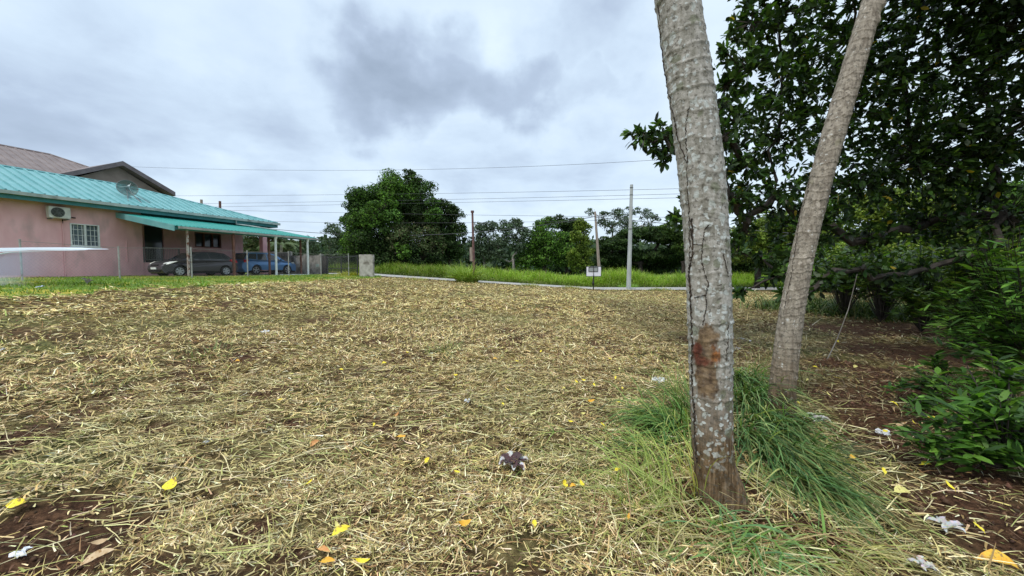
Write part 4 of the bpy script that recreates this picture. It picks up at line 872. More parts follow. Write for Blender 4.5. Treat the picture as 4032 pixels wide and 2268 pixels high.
def straw():
    parts = []
    zones = [(1.25, 3.2, 66000, (.015, .08), .0062), (3.0, 6.5, 100000, (.028, .11), .0085), (6.2, 12, 115000, (.045, .14), .012), (11.5, 30, 150000, (.06, .19), .022)]
    for r0, r1, n, ln, wd in zones:
        r = np.sqrt(RNG.uniform(r0**2, r1**2, n)) if r1 < 10 else r0*(r1/r0)**RNG.random(n); th = RNG.uniform(-1.02, 1.02, n); x = r*np.sin(th); y = r*np.cos(th)
        s = soil(x, y); keep = (RNG.random(n) > s*.86) & (lawnmask(x, y) < .5) & (y < 28.15+.9*fbm(x*1.2, x*0+3, 3)) & (RNG.random(n) < -.25+2.1*fbm(x*3.4, y*3.4, 4))
        x, y, r = x[keep], y[keep], r[keep]; s = s[keep]; n = len(x); hh = np.abs(RNG.normal(0, .018+.0014*r, n))+.03*sst(.45, .7, fbm(x*5+3, y*5, 3))
        P_ = np.stack([x, y, H(x, y)+hh], -1)
        flow = 6.28*fbm(x*.35+5, y*.35, 2); az = flow+RNG.normal(0, 1.1, n); az = np.where(RNG.random(n) < .3, RNG.uniform(0, 6.28, n), az)
        L_ = RNG.uniform(*ln, n)*np.where(RNG.random(n) < .06, 2.2, 1)
        el = RNG.normal(.08, .20, n)+(RNG.random(n) < .05)*RNG.uniform(.3, 1.0, n)*(r < 12)
        col = palette(n, [(.52, .41, .19), (.70, .58, .32), (.36, .32, .11), (.25, .155, .07), (.82, .73, .50), (.26, .29, .09), (.12, .07, .04)], [5, 4, 2.2, 4, 1.6, 1.0, 2.8], .2)*np.array([[1.07, 1.02, .92]])
        g = sst(.54, .70, fbm(x*.6+20, y*.6+8, 4))[:, None]; col = col*(1-g*.28)+g*.28*palette(n, [(.26, .28, .10), (.18, .23, .08), (.42, .40, .19)], [3, 2, 2], .15)
        fy = sst(6, 14, r)[:, None]; col = col*(1+fy*np.array([[.05, .06, -.04]]))
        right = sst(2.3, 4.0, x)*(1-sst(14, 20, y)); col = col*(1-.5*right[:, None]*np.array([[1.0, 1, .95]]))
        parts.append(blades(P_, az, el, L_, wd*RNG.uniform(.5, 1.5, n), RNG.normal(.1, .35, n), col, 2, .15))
    # long stalks lying on top near the camera
    n = 1500; r = np.sqrt(RNG.uniform(1.5, 36, n)); th = RNG.uniform(-1.0, 1.0, n); x = r*np.sin(th); y = r*np.cos(th); az = RNG.normal(.1, .5, n)+np.where(RNG.random(n) < .5, math.pi, 0)
    parts.append(blades(np.stack([x, y, H(x, y)+.03+.02*RNG.random(n)], -1), az, RNG.normal(.03, .05, n), RNG.uniform(.18, .5, n), RNG.uniform(.004, .009, n), RNG.normal(.12, .1, n), palette(n, [(.58, .50, .24), (.42, .42, .14), (.68, .58, .34)], [3, 2, 2]), 4, .12))
    o = grass_obj('mown_straw', 'mown grass clippings and dry straw spread over the whole field', parts, STRAW); o['category'] = 'straw'
straw()

def clods():
    V, I, C = [], [], []; o = 0; n = 0; B = np.array([(1, 0, 0), (-1, 0, 0), (0, 1, 0), (0, -1, 0), (0, 0, 1), (0, 0, -1)], float); Fq = np.array([(0, 2, 4), (2, 1, 4), (1, 3, 4), (3, 0, 4), (2, 0, 5), (1, 2, 5), (3, 1, 5), (0, 3, 5)])
    r = np.sqrt(RNG.uniform(2.2, 90, 60000)); th = RNG.uniform(-1, 1, 60000); x = r*np.sin(th); y = r*np.cos(th); k = RNG.random(60000) < soil(x, y)**2*.45*(1-lawnmask(x, y)); x, y, r = x[k], y[k], r[k]; n = len(x)
    sz = (.004+.012*RNG.random(n)**3)*(1+.12*r); P_ = np.stack([x, y, H(x, y)+sz*.3], -1)
    V = P_[:, None]+B[None]*sz[:, None, None]*RNG.uniform(.6, 1.3, (n, 6, 1))+RNG.normal(0, .15, (n, 6, 3))*sz[:, None, None]
    col = palette(n, [(.10, .052, .03), (.16, .09, .055), (.06, .032, .02)], [3, 2, 2], .2)
    me = npmesh('soil_clods', V.reshape(-1, 3), 3, (np.arange(n)[:, None, None]*6+Fq[None]).reshape(-1), np.repeat(col, 8, axis=0)); setp(link('soil_clods', me, SOLIDCOL), 'crumbs and clods of brown earth on the bare soil patches', 'soil', kind='stuff')
clods()
# ------------------------------------------------------------------ palm trunks
def trunkmat(name, upper, lower, z_lo, z_hi, lichen, lich_amt):
    m = bpy.data.materials.new(name); m.use_nodes = True; nt = m.node_tree; N = nt.nodes.new; L = nt.links.new; b = nt.nodes['Principled BSDF']
    b.inputs['Roughness'].default_value = .9; b.inputs['Specular IOR Level'].default_value = .15
    g = N('ShaderNodeNewGeometry')
    def nz(s, d, st=(1, 1, 1), rough=.6, off=(0, 0, 0)):
        mp = N('ShaderNodeMapping'); mp.inputs['Scale'].default_value = st; mp.inputs['Location'].default_value = off; L(g.outputs['Position'], mp.inputs[0])
        n = N('ShaderNodeTexNoise'); n.inputs['Scale'].default_value = s; n.inputs['Detail'].default_value = d; n.inputs['Roughness'].default_value = rough; L(mp.outputs[0], n.inputs['Vector']); return n.outputs[0]
    def rng(f, a, c, o0=0, o1=1):
        k = N('ShaderNodeMapRange'); k.inputs[1].default_value = a; k.inputs[2].default_value = c; k.inputs[3].default_value = o0; k.inputs[4].default_value = o1; L(f, k.inputs[0]); return k.outputs[0]
    def mix(f, c1, c2):
        mx = N('ShaderNodeMix'); mx.data_type = 'RGBA'
        if isinstance(f, float): mx.inputs[0].default_value = f
        else: L(f, mx.inputs[0])
        for i, c in ((6, c1), (7, c2)):
            if isinstance(c, tuple): mx.inputs[i].default_value = (*c, 1)
            else: L(c, mx.inputs[i])
        return mx.outputs[2]
    def mul(a, c): q = N('ShaderNodeMath'); q.operation = 'MULTIPLY'; L(a, q.inputs[0]); (L(c, q.inputs[1]) if not isinstance(c, float) else setattr(q.inputs[1], 'default_value', c)); return q.outputs[0]
    c = mix(rng(nz(30, 6, (1, 1, .35)), .35, .65), upper[0], upper[1])
    lw = mix(rng(nz(60, 5, (1, 1, .12)), .4, .62), lower[0], lower[1])
    sp = N('ShaderNodeSeparateXYZ'); L(g.outputs['Position'], sp.inputs[0]); ad = N('ShaderNodeMath'); ad.operation = 'MULTIPLY_ADD'; L(nz(5, 4), ad.inputs[0]); ad.inputs[1].default_value = .5; L(sp.outputs[2], ad.inputs[2])
    low = rng(ad.outputs[0], z_lo+.25, z_hi+.25, 1, 0)
    c = mix(low, c, lw)
    for sc, o, th_, colr, am in ((14, (0, 0, 0), .50, lichen[0], .85), (26, (3, 1, 2), .54, lichen[1], .9), (9, (7, 2, 5), .56, lichen[2], .7)):
        v = N('ShaderNodeTexVoronoi'); v.inputs['Scale'].default_value = sc; mp = N('ShaderNodeMapping'); mp.inputs['Location'].default_value = o; L(g.outputs['Position'], mp.inputs[0])
        mn = N('ShaderNodeVectorMath'); mn.operation = 'MULTIPLY_ADD'; nn = N('ShaderNodeTexNoise'); nn.inputs['Scale'].default_value = 25; L(g.outputs['Position'], nn.inputs['Vector']); L(nn.outputs['Color'], mn.inputs[0]); mn.inputs[1].default_value = (.05, .05, .05); L(mp.outputs[0], mn.inputs[2]); L(mn.outputs[0], v.inputs['Vector'])
        spot = rng(v.outputs['Distance'], .34, .27); pk = rng(nz(sc*.35, 3, off=o), th_-lich_amt, th_-lich_amt+.04)
        k = mul(mul(spot, pk), am); k = mul(k, rng(ad.outputs[0], z_lo+.05, z_lo+.4, .05, 1)); c = mix(k, c, colr)
    dk = mul(rng(nz(38, 6), .55, .62), .7); c = mix(dk, c, (.09, .08, .065))
    at_ = N('ShaderNodeAttribute'); at_.attribute_name = 'scar'; ss = N('ShaderNodeSeparateXYZ'); L(at_.outputs['Vector'], ss.inputs[0])
    sc_ = mix(rng(nz(18, 6), .4, .6), (.07, .04, .022), (.24, .16, .09)); c = mix(ss.outputs[0], c, sc_); c = mix(ss.outputs[1], c, mix(rng(nz(40, 4), .4, .6), (.06, .015, .01), (.14, .04, .025))); c = mix(ss.outputs[2], c, mix(rng(nz(40, 4), .4, .6), (.12, .055, .025), (.30, .12, .04)))
    L(c, b.inputs['Base Color'])
    bp = N('ShaderNodeBump'); bp.inputs['Strength'].default_value = .5; bp.inputs['Distance'].default_value = .01; L(nz(70, 6), bp.inputs['Height']); L(bp.outputs[0], b.inputs['Normal'])
    return m
def palm_trunk(name, label, samples, m, base_px, ringstep, scarfn=None, flare=None, cracks=(), top_extra=1.2, seedo=0, knobs=()):
    B_ = ground(*base_px); Y0 = B_.y; pts = []
    for (px, py, w_) in samples:
        p = at(px, py, Y0); pts.append((p.z, p.x, w_*.525/F*Y0*math.cos(math.atan2(p.x, Y0))))
    pts.sort(); Z = np.array([p[0] for p in pts]); X = np.array([p[1] for p in pts]); R_ = np.array([p[2] for p in pts])
    zlo = B_.z-.12; zhi = Z[-1]+top_extra; nz_ = int((zhi-zlo)/.008); na = 96; zs = np.linspace(zlo, zhi, nz_)
    cf = np.polyfit(Z, X, 4); Xc = np.where(zs <= Z[-1], np.polyval(cf, zs), np.polyval(cf, Z[-1])+(zs-Z[-1])*np.polyval(np.polyder(cf), Z[-1])); Rr = np.interp(zs, Z, R_)
    Rr = np.convolve(np.pad(Rr, 20, mode='edge'), np.ones(41)/41, 'valid')
    th = np.linspace(0, 2*math.pi, na, endpoint=False); ZZ, TT = np.meshgrid(zs, th, indexing='ij'); RR = Rr[:, None]*np.ones_like(TT)
    warp = (fbm(np.cos(TT)*1.5+5+seedo, np.sin(TT)*1.5+ZZ*1.2, 3)-.5)*.075+.018*np.sin(TT*1+ZZ*3)
    ph = (ZZ+warp)/ringstep+.35*np.sin(ZZ*7); fr = ph-np.floor(ph); lev = np.floor(ph)
    brk = _lat[(lev.astype(int)*7+seedo) % 256, 3]
    amp = sst(.25, .55, ZZ-B_.z)*.75+.25
    RR = RR+np.exp(-((fr-.5)/.075)**2)*.006*amp*(.35+brk)-(1-fr)*.002+(fbm(np.cos(TT)*4+9, np.sin(TT)*4+ZZ*6, 3)-.5)*.010
    if flare: RR = RR+flare(TT, ZZ-B_.z)
    for (kt, kz, kr, ka) in knobs: 
        dt = np.angle(np.exp(1j*(TT-kt))); RR = RR+ka*np.exp(-(dt/.5)**2-((ZZ-kz)/kr)**2)
    XX = Xc[:, None]+RR*np.sin(TT); YY = Y0-RR*np.cos(TT)
    V = np.stack([XX, YY, ZZ], -1).reshape(-1, 3); i = np.arange(nz_-1)[:, None]*na; j = np.arange(na)[None]; j2 = (j+1) % na
    q = np.stack([i+j, i+j2, i+na+j2, i+na+j], -1).reshape(-1, 4); me = npmesh(name, V, 4, q, smooth=True)
    sc = np.zeros((len(V), 3), np.float32)
    if scarfn: sc = scarfn(TT.ravel(), ZZ.ravel(), Rr, zs, Y0).astype(np.float32)
    a = me.attributes.new('scar', 'FLOAT_VECTOR', 'POINT'); a.data.foreach_set('vector', np.ascontiguousarray(sc).ravel())
    T = empty(name, B_, label, 'palm tree'); link('trunk', me, m, T)
    cm = noisy('crack_dark', (.025, .02, .016), (.07, .05, .035), 30, .95)
    for pl, r_ in cracks:
        P_ = []
        for k in range(len(pl)-1):
            for t in np.linspace(0, 1, 14)[:-1]:
                P_.append((pl[k][0]+(pl[k+1][0]-pl[k][0])*t, pl[k][1]+(pl[k+1][1]-pl[k][1])*t))
        P_.append(pl[-1]); out = []
        for (px, py) in P_:
            pxj = px+random.gauss(0, 1.6); best = None; al = math.atan2(B_.x, Y0); z_ = at(px, py, Y0-.1).z
            xc = float(np.interp(z_, zs, Xc)); rr = float(np.interp(z_, zs, Rr))+.001
            for tt in np.linspace(-al-1.5, -al+1.5, 121):
                qx, qy = xc+rr*math.sin(tt), Y0-rr*math.cos(tt); pp = CX+F*qx/(qy*math.cos(PITCH)-(z_-EYE)*math.sin(PITCH)); e_ = abs(pp-pxj)
                if best is None or e_ < best[0]: best = (e_, tt)
            tt = best[1]; z_ = at(px, py, Y0-rr*math.cos(tt)).z; xc = float(np.interp(z_, zs, Xc)); out.append((xc+rr*math.sin(tt), Y0-rr*math.cos(tt), z_))
        mb = MB(); mb.tube(out, [r_*random.uniform(.5, 1.4) for _ in out], 5); mb.build('bark_crack', cm, T)
    return T, Y0
def scar1(T, Z, Rr, zs, Y0):
    rr = .14; r = np.interp(Z, zs, Rr); n = fbm(T*9+4, Z*22, 4)-.5; n2 = fbm(T*22+4, Z*60, 3)-.5
    # photo px on the front face -> angle & height
    def el(px, py, wx, wy, cxp):
        z = at(px, py, Y0-.13).z; s = (px-cxp)/85.0; t = math.asin(max(-.98, min(.98, s)))-.40; dt = np.angle(np.exp(1j*(T-t)))
        return np.hypot(dt/(wx/85.0), (Z-z)/(wy/F*(Y0-.13)))
    a = np.minimum.reduce([el(2780, 1330, 38, 55, 2792), el(2765, 1400, 55, 62, 2792), el(2765, 1450, 50, 65, 2792), el(2775, 1520, 45, 60, 2794), el(2750, 1490, 25, 80, 2794)])
    dk = np.minimum.reduce([el(2735, 1385, 26, 36, 2792), el(2752, 1428, 46, 24, 2792)]); orr = np.minimum(el(2808, 1402, 20, 38, 2792), el(2800, 1372, 15, 25, 2792))
    S = np.stack([1-sst(.82, 1.12, a+n*.9+n2*.3), (1-sst(.6, 1.1, dk+n*.8)), (1-sst(.5, 1.05, orr+n*.9))], -1); return S*np.array([[.92, .85, .95]])
def fl1(T, h):
    dt = np.angle(np.exp(1j*(T-1.0))); return .075*np.exp(-(dt/.40)**2)*(1-sst(.02, .40, h))+.008*(1-sst(0, .3, h))
M1 = trunkmat('lichen_trunk', ((.22, .205, .17), (.44, .41, .37)), ((.075, .046, .024), (.22, .145, .085)), .45, .98, [(.47, .49, .46), (.54, .56, .54), (.15, .16, .10)], .10)
M2 = trunkmat('brown_trunk', ((.17, .14, .11), (.37, .32, .26)), ((.10, .062, .035), (.22, .15, .095)), .25, .95, [(.46, .40, .33), (.55, .53, .49), (.26, .23, .16)], -.04)
palm_trunk('palm_tree', 'stout grey lichen-spotted palm trunk with an orange scar, nearest the camera', [(2665, 0, 164), (2700, 200, 168), (2731, 470, 172), (2755, 640, 175), (2772, 780, 176), (2788, 1000, 174), (2791, 1200, 172), (2793, 1400, 170), (2800, 1650, 164), (2812, 1800, 160), (2824, 2010, 150)], M1, (2822, 1985), .087, scar1, fl1,
    cracks=[([(2722, 860), (2728, 1000), (2712, 1060), (2720, 1180), (2724, 1300), (2728, 1380), (2722, 1480), (2732, 1600), (2734, 1700), (2742, 1820)], .0075), ([(2598, 20), (2612, 200), (2640, 380), (2665, 520), (2702, 640), (2712, 820), (2716, 960), (2716, 1060)], .0035), ([(2790, 885), (2775, 905), (2766, 960), (2764, 1030), (2776, 1080), (2790, 1120), (2780, 1160), (2735, 1172)], .003),
            ([(2780, 1160), (2782, 1200), (2772, 1250), (2765, 1290)], .0028), ([(2850, 1000), (2862, 1060), (2866, 1090)], .003), ([(2840, 1120), (2825, 1125)], .003), ([(2728, 962), (2765, 964)], .0025), ([(2712, 420), (2702, 480), (2702, 560), (2708, 640)], .003), ([(2868, 1280), (2866, 1350), (2860, 1420)], .003)])
palm_trunk('palm_tree', 'slimmer brown palm trunk leaning right, behind the stout one', [(3434, 0, 84), (3400, 130, 92), (3352, 300, 94), (3300, 470, 96), (3248, 620, 93), (3225, 720, 93), (3190, 900, 93), (3165, 1000, 94), (3122, 1200, 97), (3105, 1300, 102), (3080, 1520, 106), (3074, 1640, 108)], M2, (3078, 1650), .075, None, lambda T, h: .015*(1-sst(0, .4, h)), seedo=31,
    cracks=[([(3150, 820), (3135, 950), (3112, 1100), (3085, 1230)], .003), ([(3182, 700), (3178, 760), (3160, 815)], .003)], knobs=((.9, at(3470, 75, 4.1).z, .05, .028), (.8, at(3450, 135, 4.1).z, .035, .018)))

# ------------------------------------------------------------------ grass around the palms
def palm_grass():
    G1 = [(.08, .17, .04), (.14, .26, .06), (.24, .36, .09), (.04, .09, .025), (.42, .46, .14)]; parts = []
    def cl(px, py, n, rx, ry, az, azs, el, ls, ws, droop, cols, w, seg=6, jit=.06):
        c = ground(px, py); x = c.x+RNG.normal(0, rx, n); y = c.y+RNG.normal(0, ry, n)
        parts.append(blades(np.stack([x, y, H(x, y)-.01], -1), RNG.normal(az, azs, n), RNG.uniform(*el, n), RNG.uniform(*ls, n), RNG.uniform(*ws, n), RNG.uniform(*droop, n), palette(n, cols, w), seg, jit))
    w5 = [3, 4, 3, 1.5, 1.6]; G2 = [(.07, .15, .05), (.14, .26, .085), (.26, .38, .14), (.025, .06, .02), (.46, .48, .18), (.16, .20, .07)]
    cl(2650, 1700, 340, .13, .16, math.pi, .75, (.5, 1.3), (.35, .72), (.009, .018), (1.0, 2.2), G1, w5)         # left tussock arching left
    cl(2580, 1790, 200, .14, .12, math.pi, .9, (.3, 1.1), (.2, .42), (.006, .012), (.8, 2.0), G1, w5)
    cl(2720, 1640, 140, .08, .1, 2.6, .6, (.9, 1.45), (.45, .85), (.005, .010), (.6, 1.8), G1, w5)
    # right tussock, combed over towards the right and the camera
    for (px, py, n, l) in ((2900, 1500, 500, (.5, .95)), (2950, 1580, 620, (.5, 1.0)), (3030, 1660, 650, (.45, .9)), (2950, 1720, 560, (.4, .85)), (3060, 1790, 520, (.3, .7)), (3150, 1780, 320, (.3, .6)), (3110, 1870, 420, (.3, .65)), (3200, 1920, 260, (.25, .55))):
        cl(px, py, int(n*.42), .11, .12, -1.85, .24, (.12, .8), (l[0]*1.15, l[1]*1.15), (.010, .020), (.4, 1.3), G2, [3, 4, 3, 2, 1.5, 2], 6, .05)
    cl(3030, 1740, 160, .12, .15, -1.7, .2, (.05, .4), (.7, 1.2), (.004, .008), (.3, .7), [(.42, .40, .14), (.3, .34, .1), (.55, .5, .25)], [3, 2, 1])
    cl(2930, 1830, 170, .1, .06, -1.42, .16, (.02, .3), (.6, 1.1), (.004, .008), (.2, .6), [(.5, .46, .17), (.36, .38, .12), (.62, .52, .3)], [3, 2, 2])
    cl(2980, 1500, 60, .2, .15, -1.2, 1.2, (1.1, 1.5), (.35, .75), (.003, .006), (.2, 1.0), [(.16, .22, .07), (.25, .28, .1)], [2, 1])
    cl(3060, 1560, 40, .2, .1, 2.2, 1.5, (1.2, 1.5), (.4, .9), (.003, .005), (.2, .9), [(.16, .2, .07), (.3, .3, .12)], [2, 1])
    cl(3180, 1790, 200, .2, .07, -.5, .4, (.1, .6), (.2, .45), (.004, .008), (.6, 1.3), [(.10, .13, .06), (.2, .2, .1)], [2, 1])
    # front of the trunk: loose pale stalks and green blades
    ST = [(.50, .42, .20), (.62, .53, .30), (.38, .38, .12), (.26, .32, .08), (.40, .22, .12)]
    cl(2600, 2050, 520, .22, .16, -1.2, 1.4, (.0, .9), (.15, .42), (.005, .010), (.2, 1.4), ST, [4, 3, 3, 2, 1])
    cl(2560, 1960, 220, .16, .14, 2.6, 1.3, (.3, 1.2), (.15, .38), (.005, .010), (.4, 1.6), [(.36, .40, .12), (.22, .30, .07), (.50, .50, .2)], [3, 3, 1])
    cl(2900, 2150, 560, .28, .1, -.8, 1.2, (-.05, .55), (.15, .45), (.005, .010), (.2, 1.1), ST, [4, 3, 2, 2, 2])
    cl(3250, 2150, 420, .25, .12, -.6, .9, (-.05, .4), (.15, .45), (.005, .010), (.2, .9), ST, [4, 3, 3, 2, 1])
    cl(2950, 2130, 95, .15, .07, -1.6, 1.5, (.3, 1.0), (.2, .42), (.012, .022), (.9, 1.7), [(.17, .30, .07), (.25, .36, .12), (.14, .26, .10)], [3, 2, 2])
    cl(3050, 2200, 40, .15, .05, -2.0, 1.5, (.3, .9), (.2, .34), (.012, .02), (.9, 1.6), [(.17, .30, .09), (.22, .36, .16)], [3, 2])
    cl(2600, 1900, 60, .15, .12, 2.4, .9, (.8, 1.4), (.35, .7), (.006, .011), (.8, 2.2), [(.42, .46, .12), (.30, .38, .09)], [1, 1])
    cl(2760, 1980, 16, .05, .05, 2.2, .9, (1.2, 1.5), (.5, .8), (.006, .010), (.5, 2.4), [(.5, .5, .12), (.42, .44, .1)], [1, 1])
    cl(2900, 1950, 8, .02, .03, 2.9, .3, (1.35, 1.55), (.3, .42), (.008, .012), (.05, .3), [(.45, .46, .1)], [1])
    cl(2300, 1900, 260, .3, .2, 2.0, 1.6, (.1, .9), (.12, .32), (.005, .010), (.3, 1.3), [(.34, .36, .12), (.2, .26, .07), (.5, .46, .2)], [2, 2, 2])
    # long stalk running up-left with leaves
    a, b = ground(2640, 1960), ground(2120, 1740); n = 3
    parts.append(blades(np.array([[a.x, a.y-.02*k, a.z+.06] for k in range(n)]), np.full(n, math.atan2(b.y-a.y, b.x-a.x))+np.array([0, .07, -.05]), np.array([.22, .16, .2]), np.array([(b-a).length*1.05, .5, .6]), np.full(n, .011), np.array([.2, .3, .3]), palette(n, [(.32, .38, .1)], [1]), 8))
    c = a.lerp(b, .85); parts.append(blades(np.tile(np.array([[c.x, c.y, c.z+.14]]), (5, 1)), np.array([2.6, 3.3, 1.9, .2, 4.2]), np.array([.4, .1, .5, .2, .1]), np.array([.2, .26, .16, .2, .17]), np.full(5, .010), np.full(5, .8), palette(5, [(.16, .28, .05), (.24, .34, .07)], [1, 1]), 6))
    grass_obj('tall_grass', 'uncut long grass leaning out around the feet of the two palm trunks', parts)
palm_grass()

# ------------------------------------------------------------------ shady tree at right
def big_crown():
    base = Vector((12.2, 7.6, 0)); T = empty('shade_tree', base, 'large dark-leaved tree filling the right side and reaching over the palms', 'tree')
    bl = [(2530, 525, 6.4, .24), (2575, 560, 6.4, .26), (2610, 540, 6.4, .34), (2650, 600, 6.4, .3), (2700, 560, 6.6, .36), (2530, 535, 6.4, .14), (2690, 790, 6.6, .2), (2700, 860, 6.6, .26), (2665, 870, 6.5, .15), (2860, 330, 7, .35), (2900, 480, 7, .6), (2840, 420, 6.8, .3), (2850, 540, 6.8, .35), (2850, 680, 6.9, .35), (2860, 780, 7, .35), (2850, 200, 6.9, .12), (2900, 1000, 6.9, .3), (3000, 1010, 6.8, .35), (3060, 1090, 6.5, .25), (2950, 260, 7, .6), (2960, 90, 7, .45), (3050, 60, 7.3, .8), (2930, 640, 7, .5), (2900, 790, 7.3, .45),
          (3080, 300, 7.6, .95), (3060, 540, 7.8, .85), (3050, 760, 7.8, .75), (2930, 900, 7.6, .4), (3180, 900, 8, .8), (3350, 150, 8, 1.15), (3300, 420, 8, 1.1), (3330, 720, 8.2, .85), (3420, 940, 8.2, .5), (3560, 300, 8, 1.2), (3600, 620, 8, 1.1),
          (3650, 60, 8.2, 1.1), (3650, 880, 8.4, .7), (3850, 330, 8.4, 1.0), (3880, 620, 8, 1.0), (3960, 850, 7.6, 1.1), (3950, 120, 7.4, .7), (4080, 450, 7, .9), (3300, -180, 7.5, 1.2), (3700, -220, 7.5, 1.2), (4100, -100, 7, 1.1), (3000, -150, 7, .8),
          (2920, 1150, 6.6, .11), (3130, 1010, 6.2, .22), (3250, 1090, 6.4, .32), (3380, 1060, 6.6, .25), (3200, 1140, 6.3, .18), (3500, 1080, 7, .28), (3650, 1060, 7, .3), (3100, 1160, 6.0, .16), (3850, 1000, 7, .4)]
    C = [(np.array(at(x, y, Y)), r) for x, y, Y, r in bl]
    C += [(np.array(p), r) for p, r in (((8, 3.2, 5), 1.6), ((6.2, 3.0, 6.2), 1.4), ((9, 8.5, 4), 1.6), ((10, 7, 6), 1.8), ((5.0, 4.6, 6.4), 1.2), ((8.5, 6, 7.5), 1.8), ((6, 6.5, 8), 1.6))]  # unseen crown lumps outside the frame, added to shade the right side
    Vs, Is, Cs = [], [], []; off = 0; tw = MB()
    tw.tube([base-Vector((0, 0, .3)), base+Vector((0, 0, 1.5)), base+Vector((-.4, -.2, 3.2)), base+Vector((-.6, -.3, 5.0))], [.32, .25, .2, .12], 10)
    skeleton(tw, [base+Vector((0, 0, 1.8)), base+Vector((-.4, -.2, 3.2)), base+Vector((-.6, -.3, 5.0))], [c for c, R in C], .016, .010, 6, .07, .09)
    hub = [base+Vector((-.2, -.1, 2.2)), base+Vector((-.4, -.2, 3.2)), base+Vector((-.9, -.3, 4.8))]
    for c, R in C:
        v = Vector(c)
        nc = max(7, int((150 if c[0] > 5.2 else 122)*R*R)); cp = c+unit(RNG.normal(0, 1, (nc, 3)))*(R*RNG.random((nc, 1))**.42)*np.array([1.05, 1, .85])
        tone = RNG.uniform(.7, 1.3, nc); out = unit(cp-c+RNG.normal(0, .25*R, (nc, 3))+np.array([-.25*R, -.2*R, .05*R]))
        for k in range(0, nc, 4 if R > .5 else 1):
            q = Vector(cp[k]); o_ = Vector(out[k]); tw.tube([v.lerp(q, .15), q-o_*.05], [.010, .004], 3, caps=False)
        K = 9; ci = np.repeat(np.arange(nc), K); n = len(ci); dv = unit(out[ci]*.75+RNG.normal(0, .62, (n, 3))+np.array([0, 0, -.05])); st = cp[ci]-out[ci]*RNG.uniform(0, .12, (n, 1))+RNG.normal(0, .015, (n, 3))
        nr = unit(np.array([0, 0, 1.0])+RNG.normal(0, .55, (n, 3))+dv*-.1); L_ = RNG.uniform(.10, .19, n); col = palette(n, [(.030, .062, .016), (.045, .095, .02), (.085, .16, .028), (.016, .03, .013)], [4, 4, 1.8, 2], .2)*tone[ci][:, None]
        yl = RNG.random(n) < .004; col[yl] = (.45, .33, .03)
        V, I, Kc = kites(st, dv, nr, L_, L_*RNG.uniform(.38, .5, n), col); Vs.append(V); Is.append(I+off); Cs.append(Kc); off += len(V)
    tw.build('trunk', BARKD, T)
    link('crown', npmesh('crown', np.concatenate(Vs), 4, np.concatenate(Is), np.concatenate(Cs)), LEAF, T)
big_crown()

def shrub(name, label, px, py, Y, tips, leafL, n_per, cols, wts, asp=.25, group='shrubs at the right edge', droop=.2, base=None):
    """woody shrub; tips (px,py,Y,count-weight) are branch ends, each with a whorl of leaves"""
    b = base or ground(px, py); T = empty(name, b, label, 'shrub', group); Vs, Is, Cs = [], [], []; off = 0; st = MB()
    for (x, y, Yt, R, nb) in tips:
        c0 = np.array(at(x, y, Yt))
        for k in range(nb):
            c = c0+RNG.normal(0, R*.5, 3); c[2] = max(c[2], gz(c[0], c[1])+.05); v = Vector(c); d = (v-b).normalized(); m_ = b.lerp(v, .6)+Vector((0, 0, .08)); st.tube([b, m_, v], [.010, .006, .003], 4, caps=False)
            n = n_per; t = RNG.random(n); P_ = np.array(m_)+(c-np.array(m_))*t[:, None]*1.0; a = RNG.uniform(0, 6.28, n); dv = np.stack([np.cos(a), np.sin(a), RNG.uniform(-droop, .6, n)], -1)+np.array(d)*.4
            nr = unit(np.array([0, 0, 1.])+RNG.normal(0, .3, (n, 3))); L_ = leafL*RNG.uniform(.6, 1.2, n); tone = RNG.uniform(.7, 1.35)
            V, I, K = kites(P_, dv, nr, L_, L_*asp*RNG.uniform(.8, 1.2, n), palette(n, cols, wts, .15)*tone); Vs.append(V); Is.append(I+off); Cs.append(K); off += len(V)
    st.build('stem', BARKD, T); link('foliage', npmesh('foliage', np.concatenate(Vs), 4, np.concatenate(Is), np.concatenate(Cs)), LEAF, T)
SG = [(.05, .12, .018), (.085, .18, .026), (.14, .27, .04), (.028, .065, .014)]; SW = [3, 3, 1.4, 2]
shrub('shrub', 'leafy green shrub with long lance leaves at the lower right corner', 3950, 1850, 3, [(3640, 1740, 2.9, .12, 5), (3560, 1700, 2.9, .07, 2), (3720, 1650, 3.0, .15, 7), (3850, 1560, 3.1, .2, 10), (3960, 1700, 2.9, .2, 10), (3830, 1760, 2.9, .16, 8), (3960, 1450, 3.3, .2, 10), (4040, 1600, 3.1, .2, 10), (3750, 1480, 3.5, .15, 7), (3900, 1640, 3.0, .2, 10), (4030, 1800, 2.8, .15, 8), (3680, 1820, 2.8, .08, 3), (3900, 1830, 2.8, .1, 5)], .155, 13, SG, SW, .26)
shrub('shrub', 'shrub with bright upright leaves at the right edge under the shady tree', 4050, 1500, 4, [(3820, 1250, 4.2, .3, 16), (3950, 1150, 4.2, .3, 18), (4000, 1350, 3.9, .25, 14), (3880, 1060, 4.4, .25, 12), (3720, 1330, 4.3, .2, 9), (3780, 1180, 4.5, .25, 12), (4010, 1010, 4.2, .25, 12), (3850, 1350, 4.0, .22, 12), (3950, 1250, 3.9, .25, 14), (3700, 1240, 4.8, .22, 9), (3930, 950, 4.4, .25, 12), (4040, 1180, 3.8, .25, 14), (3800, 1100, 4.7, .25, 9)], .17, 13, SG, SW, .22)
shrub('shrub', 'low sprawling shrub on bare soil left of the lance-leaved one', 3700, 1560, 4, [(3520, 1540, 4.2, .08, 4), (3600, 1500, 4.3, .16, 8), (3680, 1440, 4.6, .2, 10), (3640, 1590, 4.0, .14, 7), (3560, 1620, 3.8, .08, 3), (3740, 1560, 3.9, .16, 7)], .13, 11, SG, SW, .28)
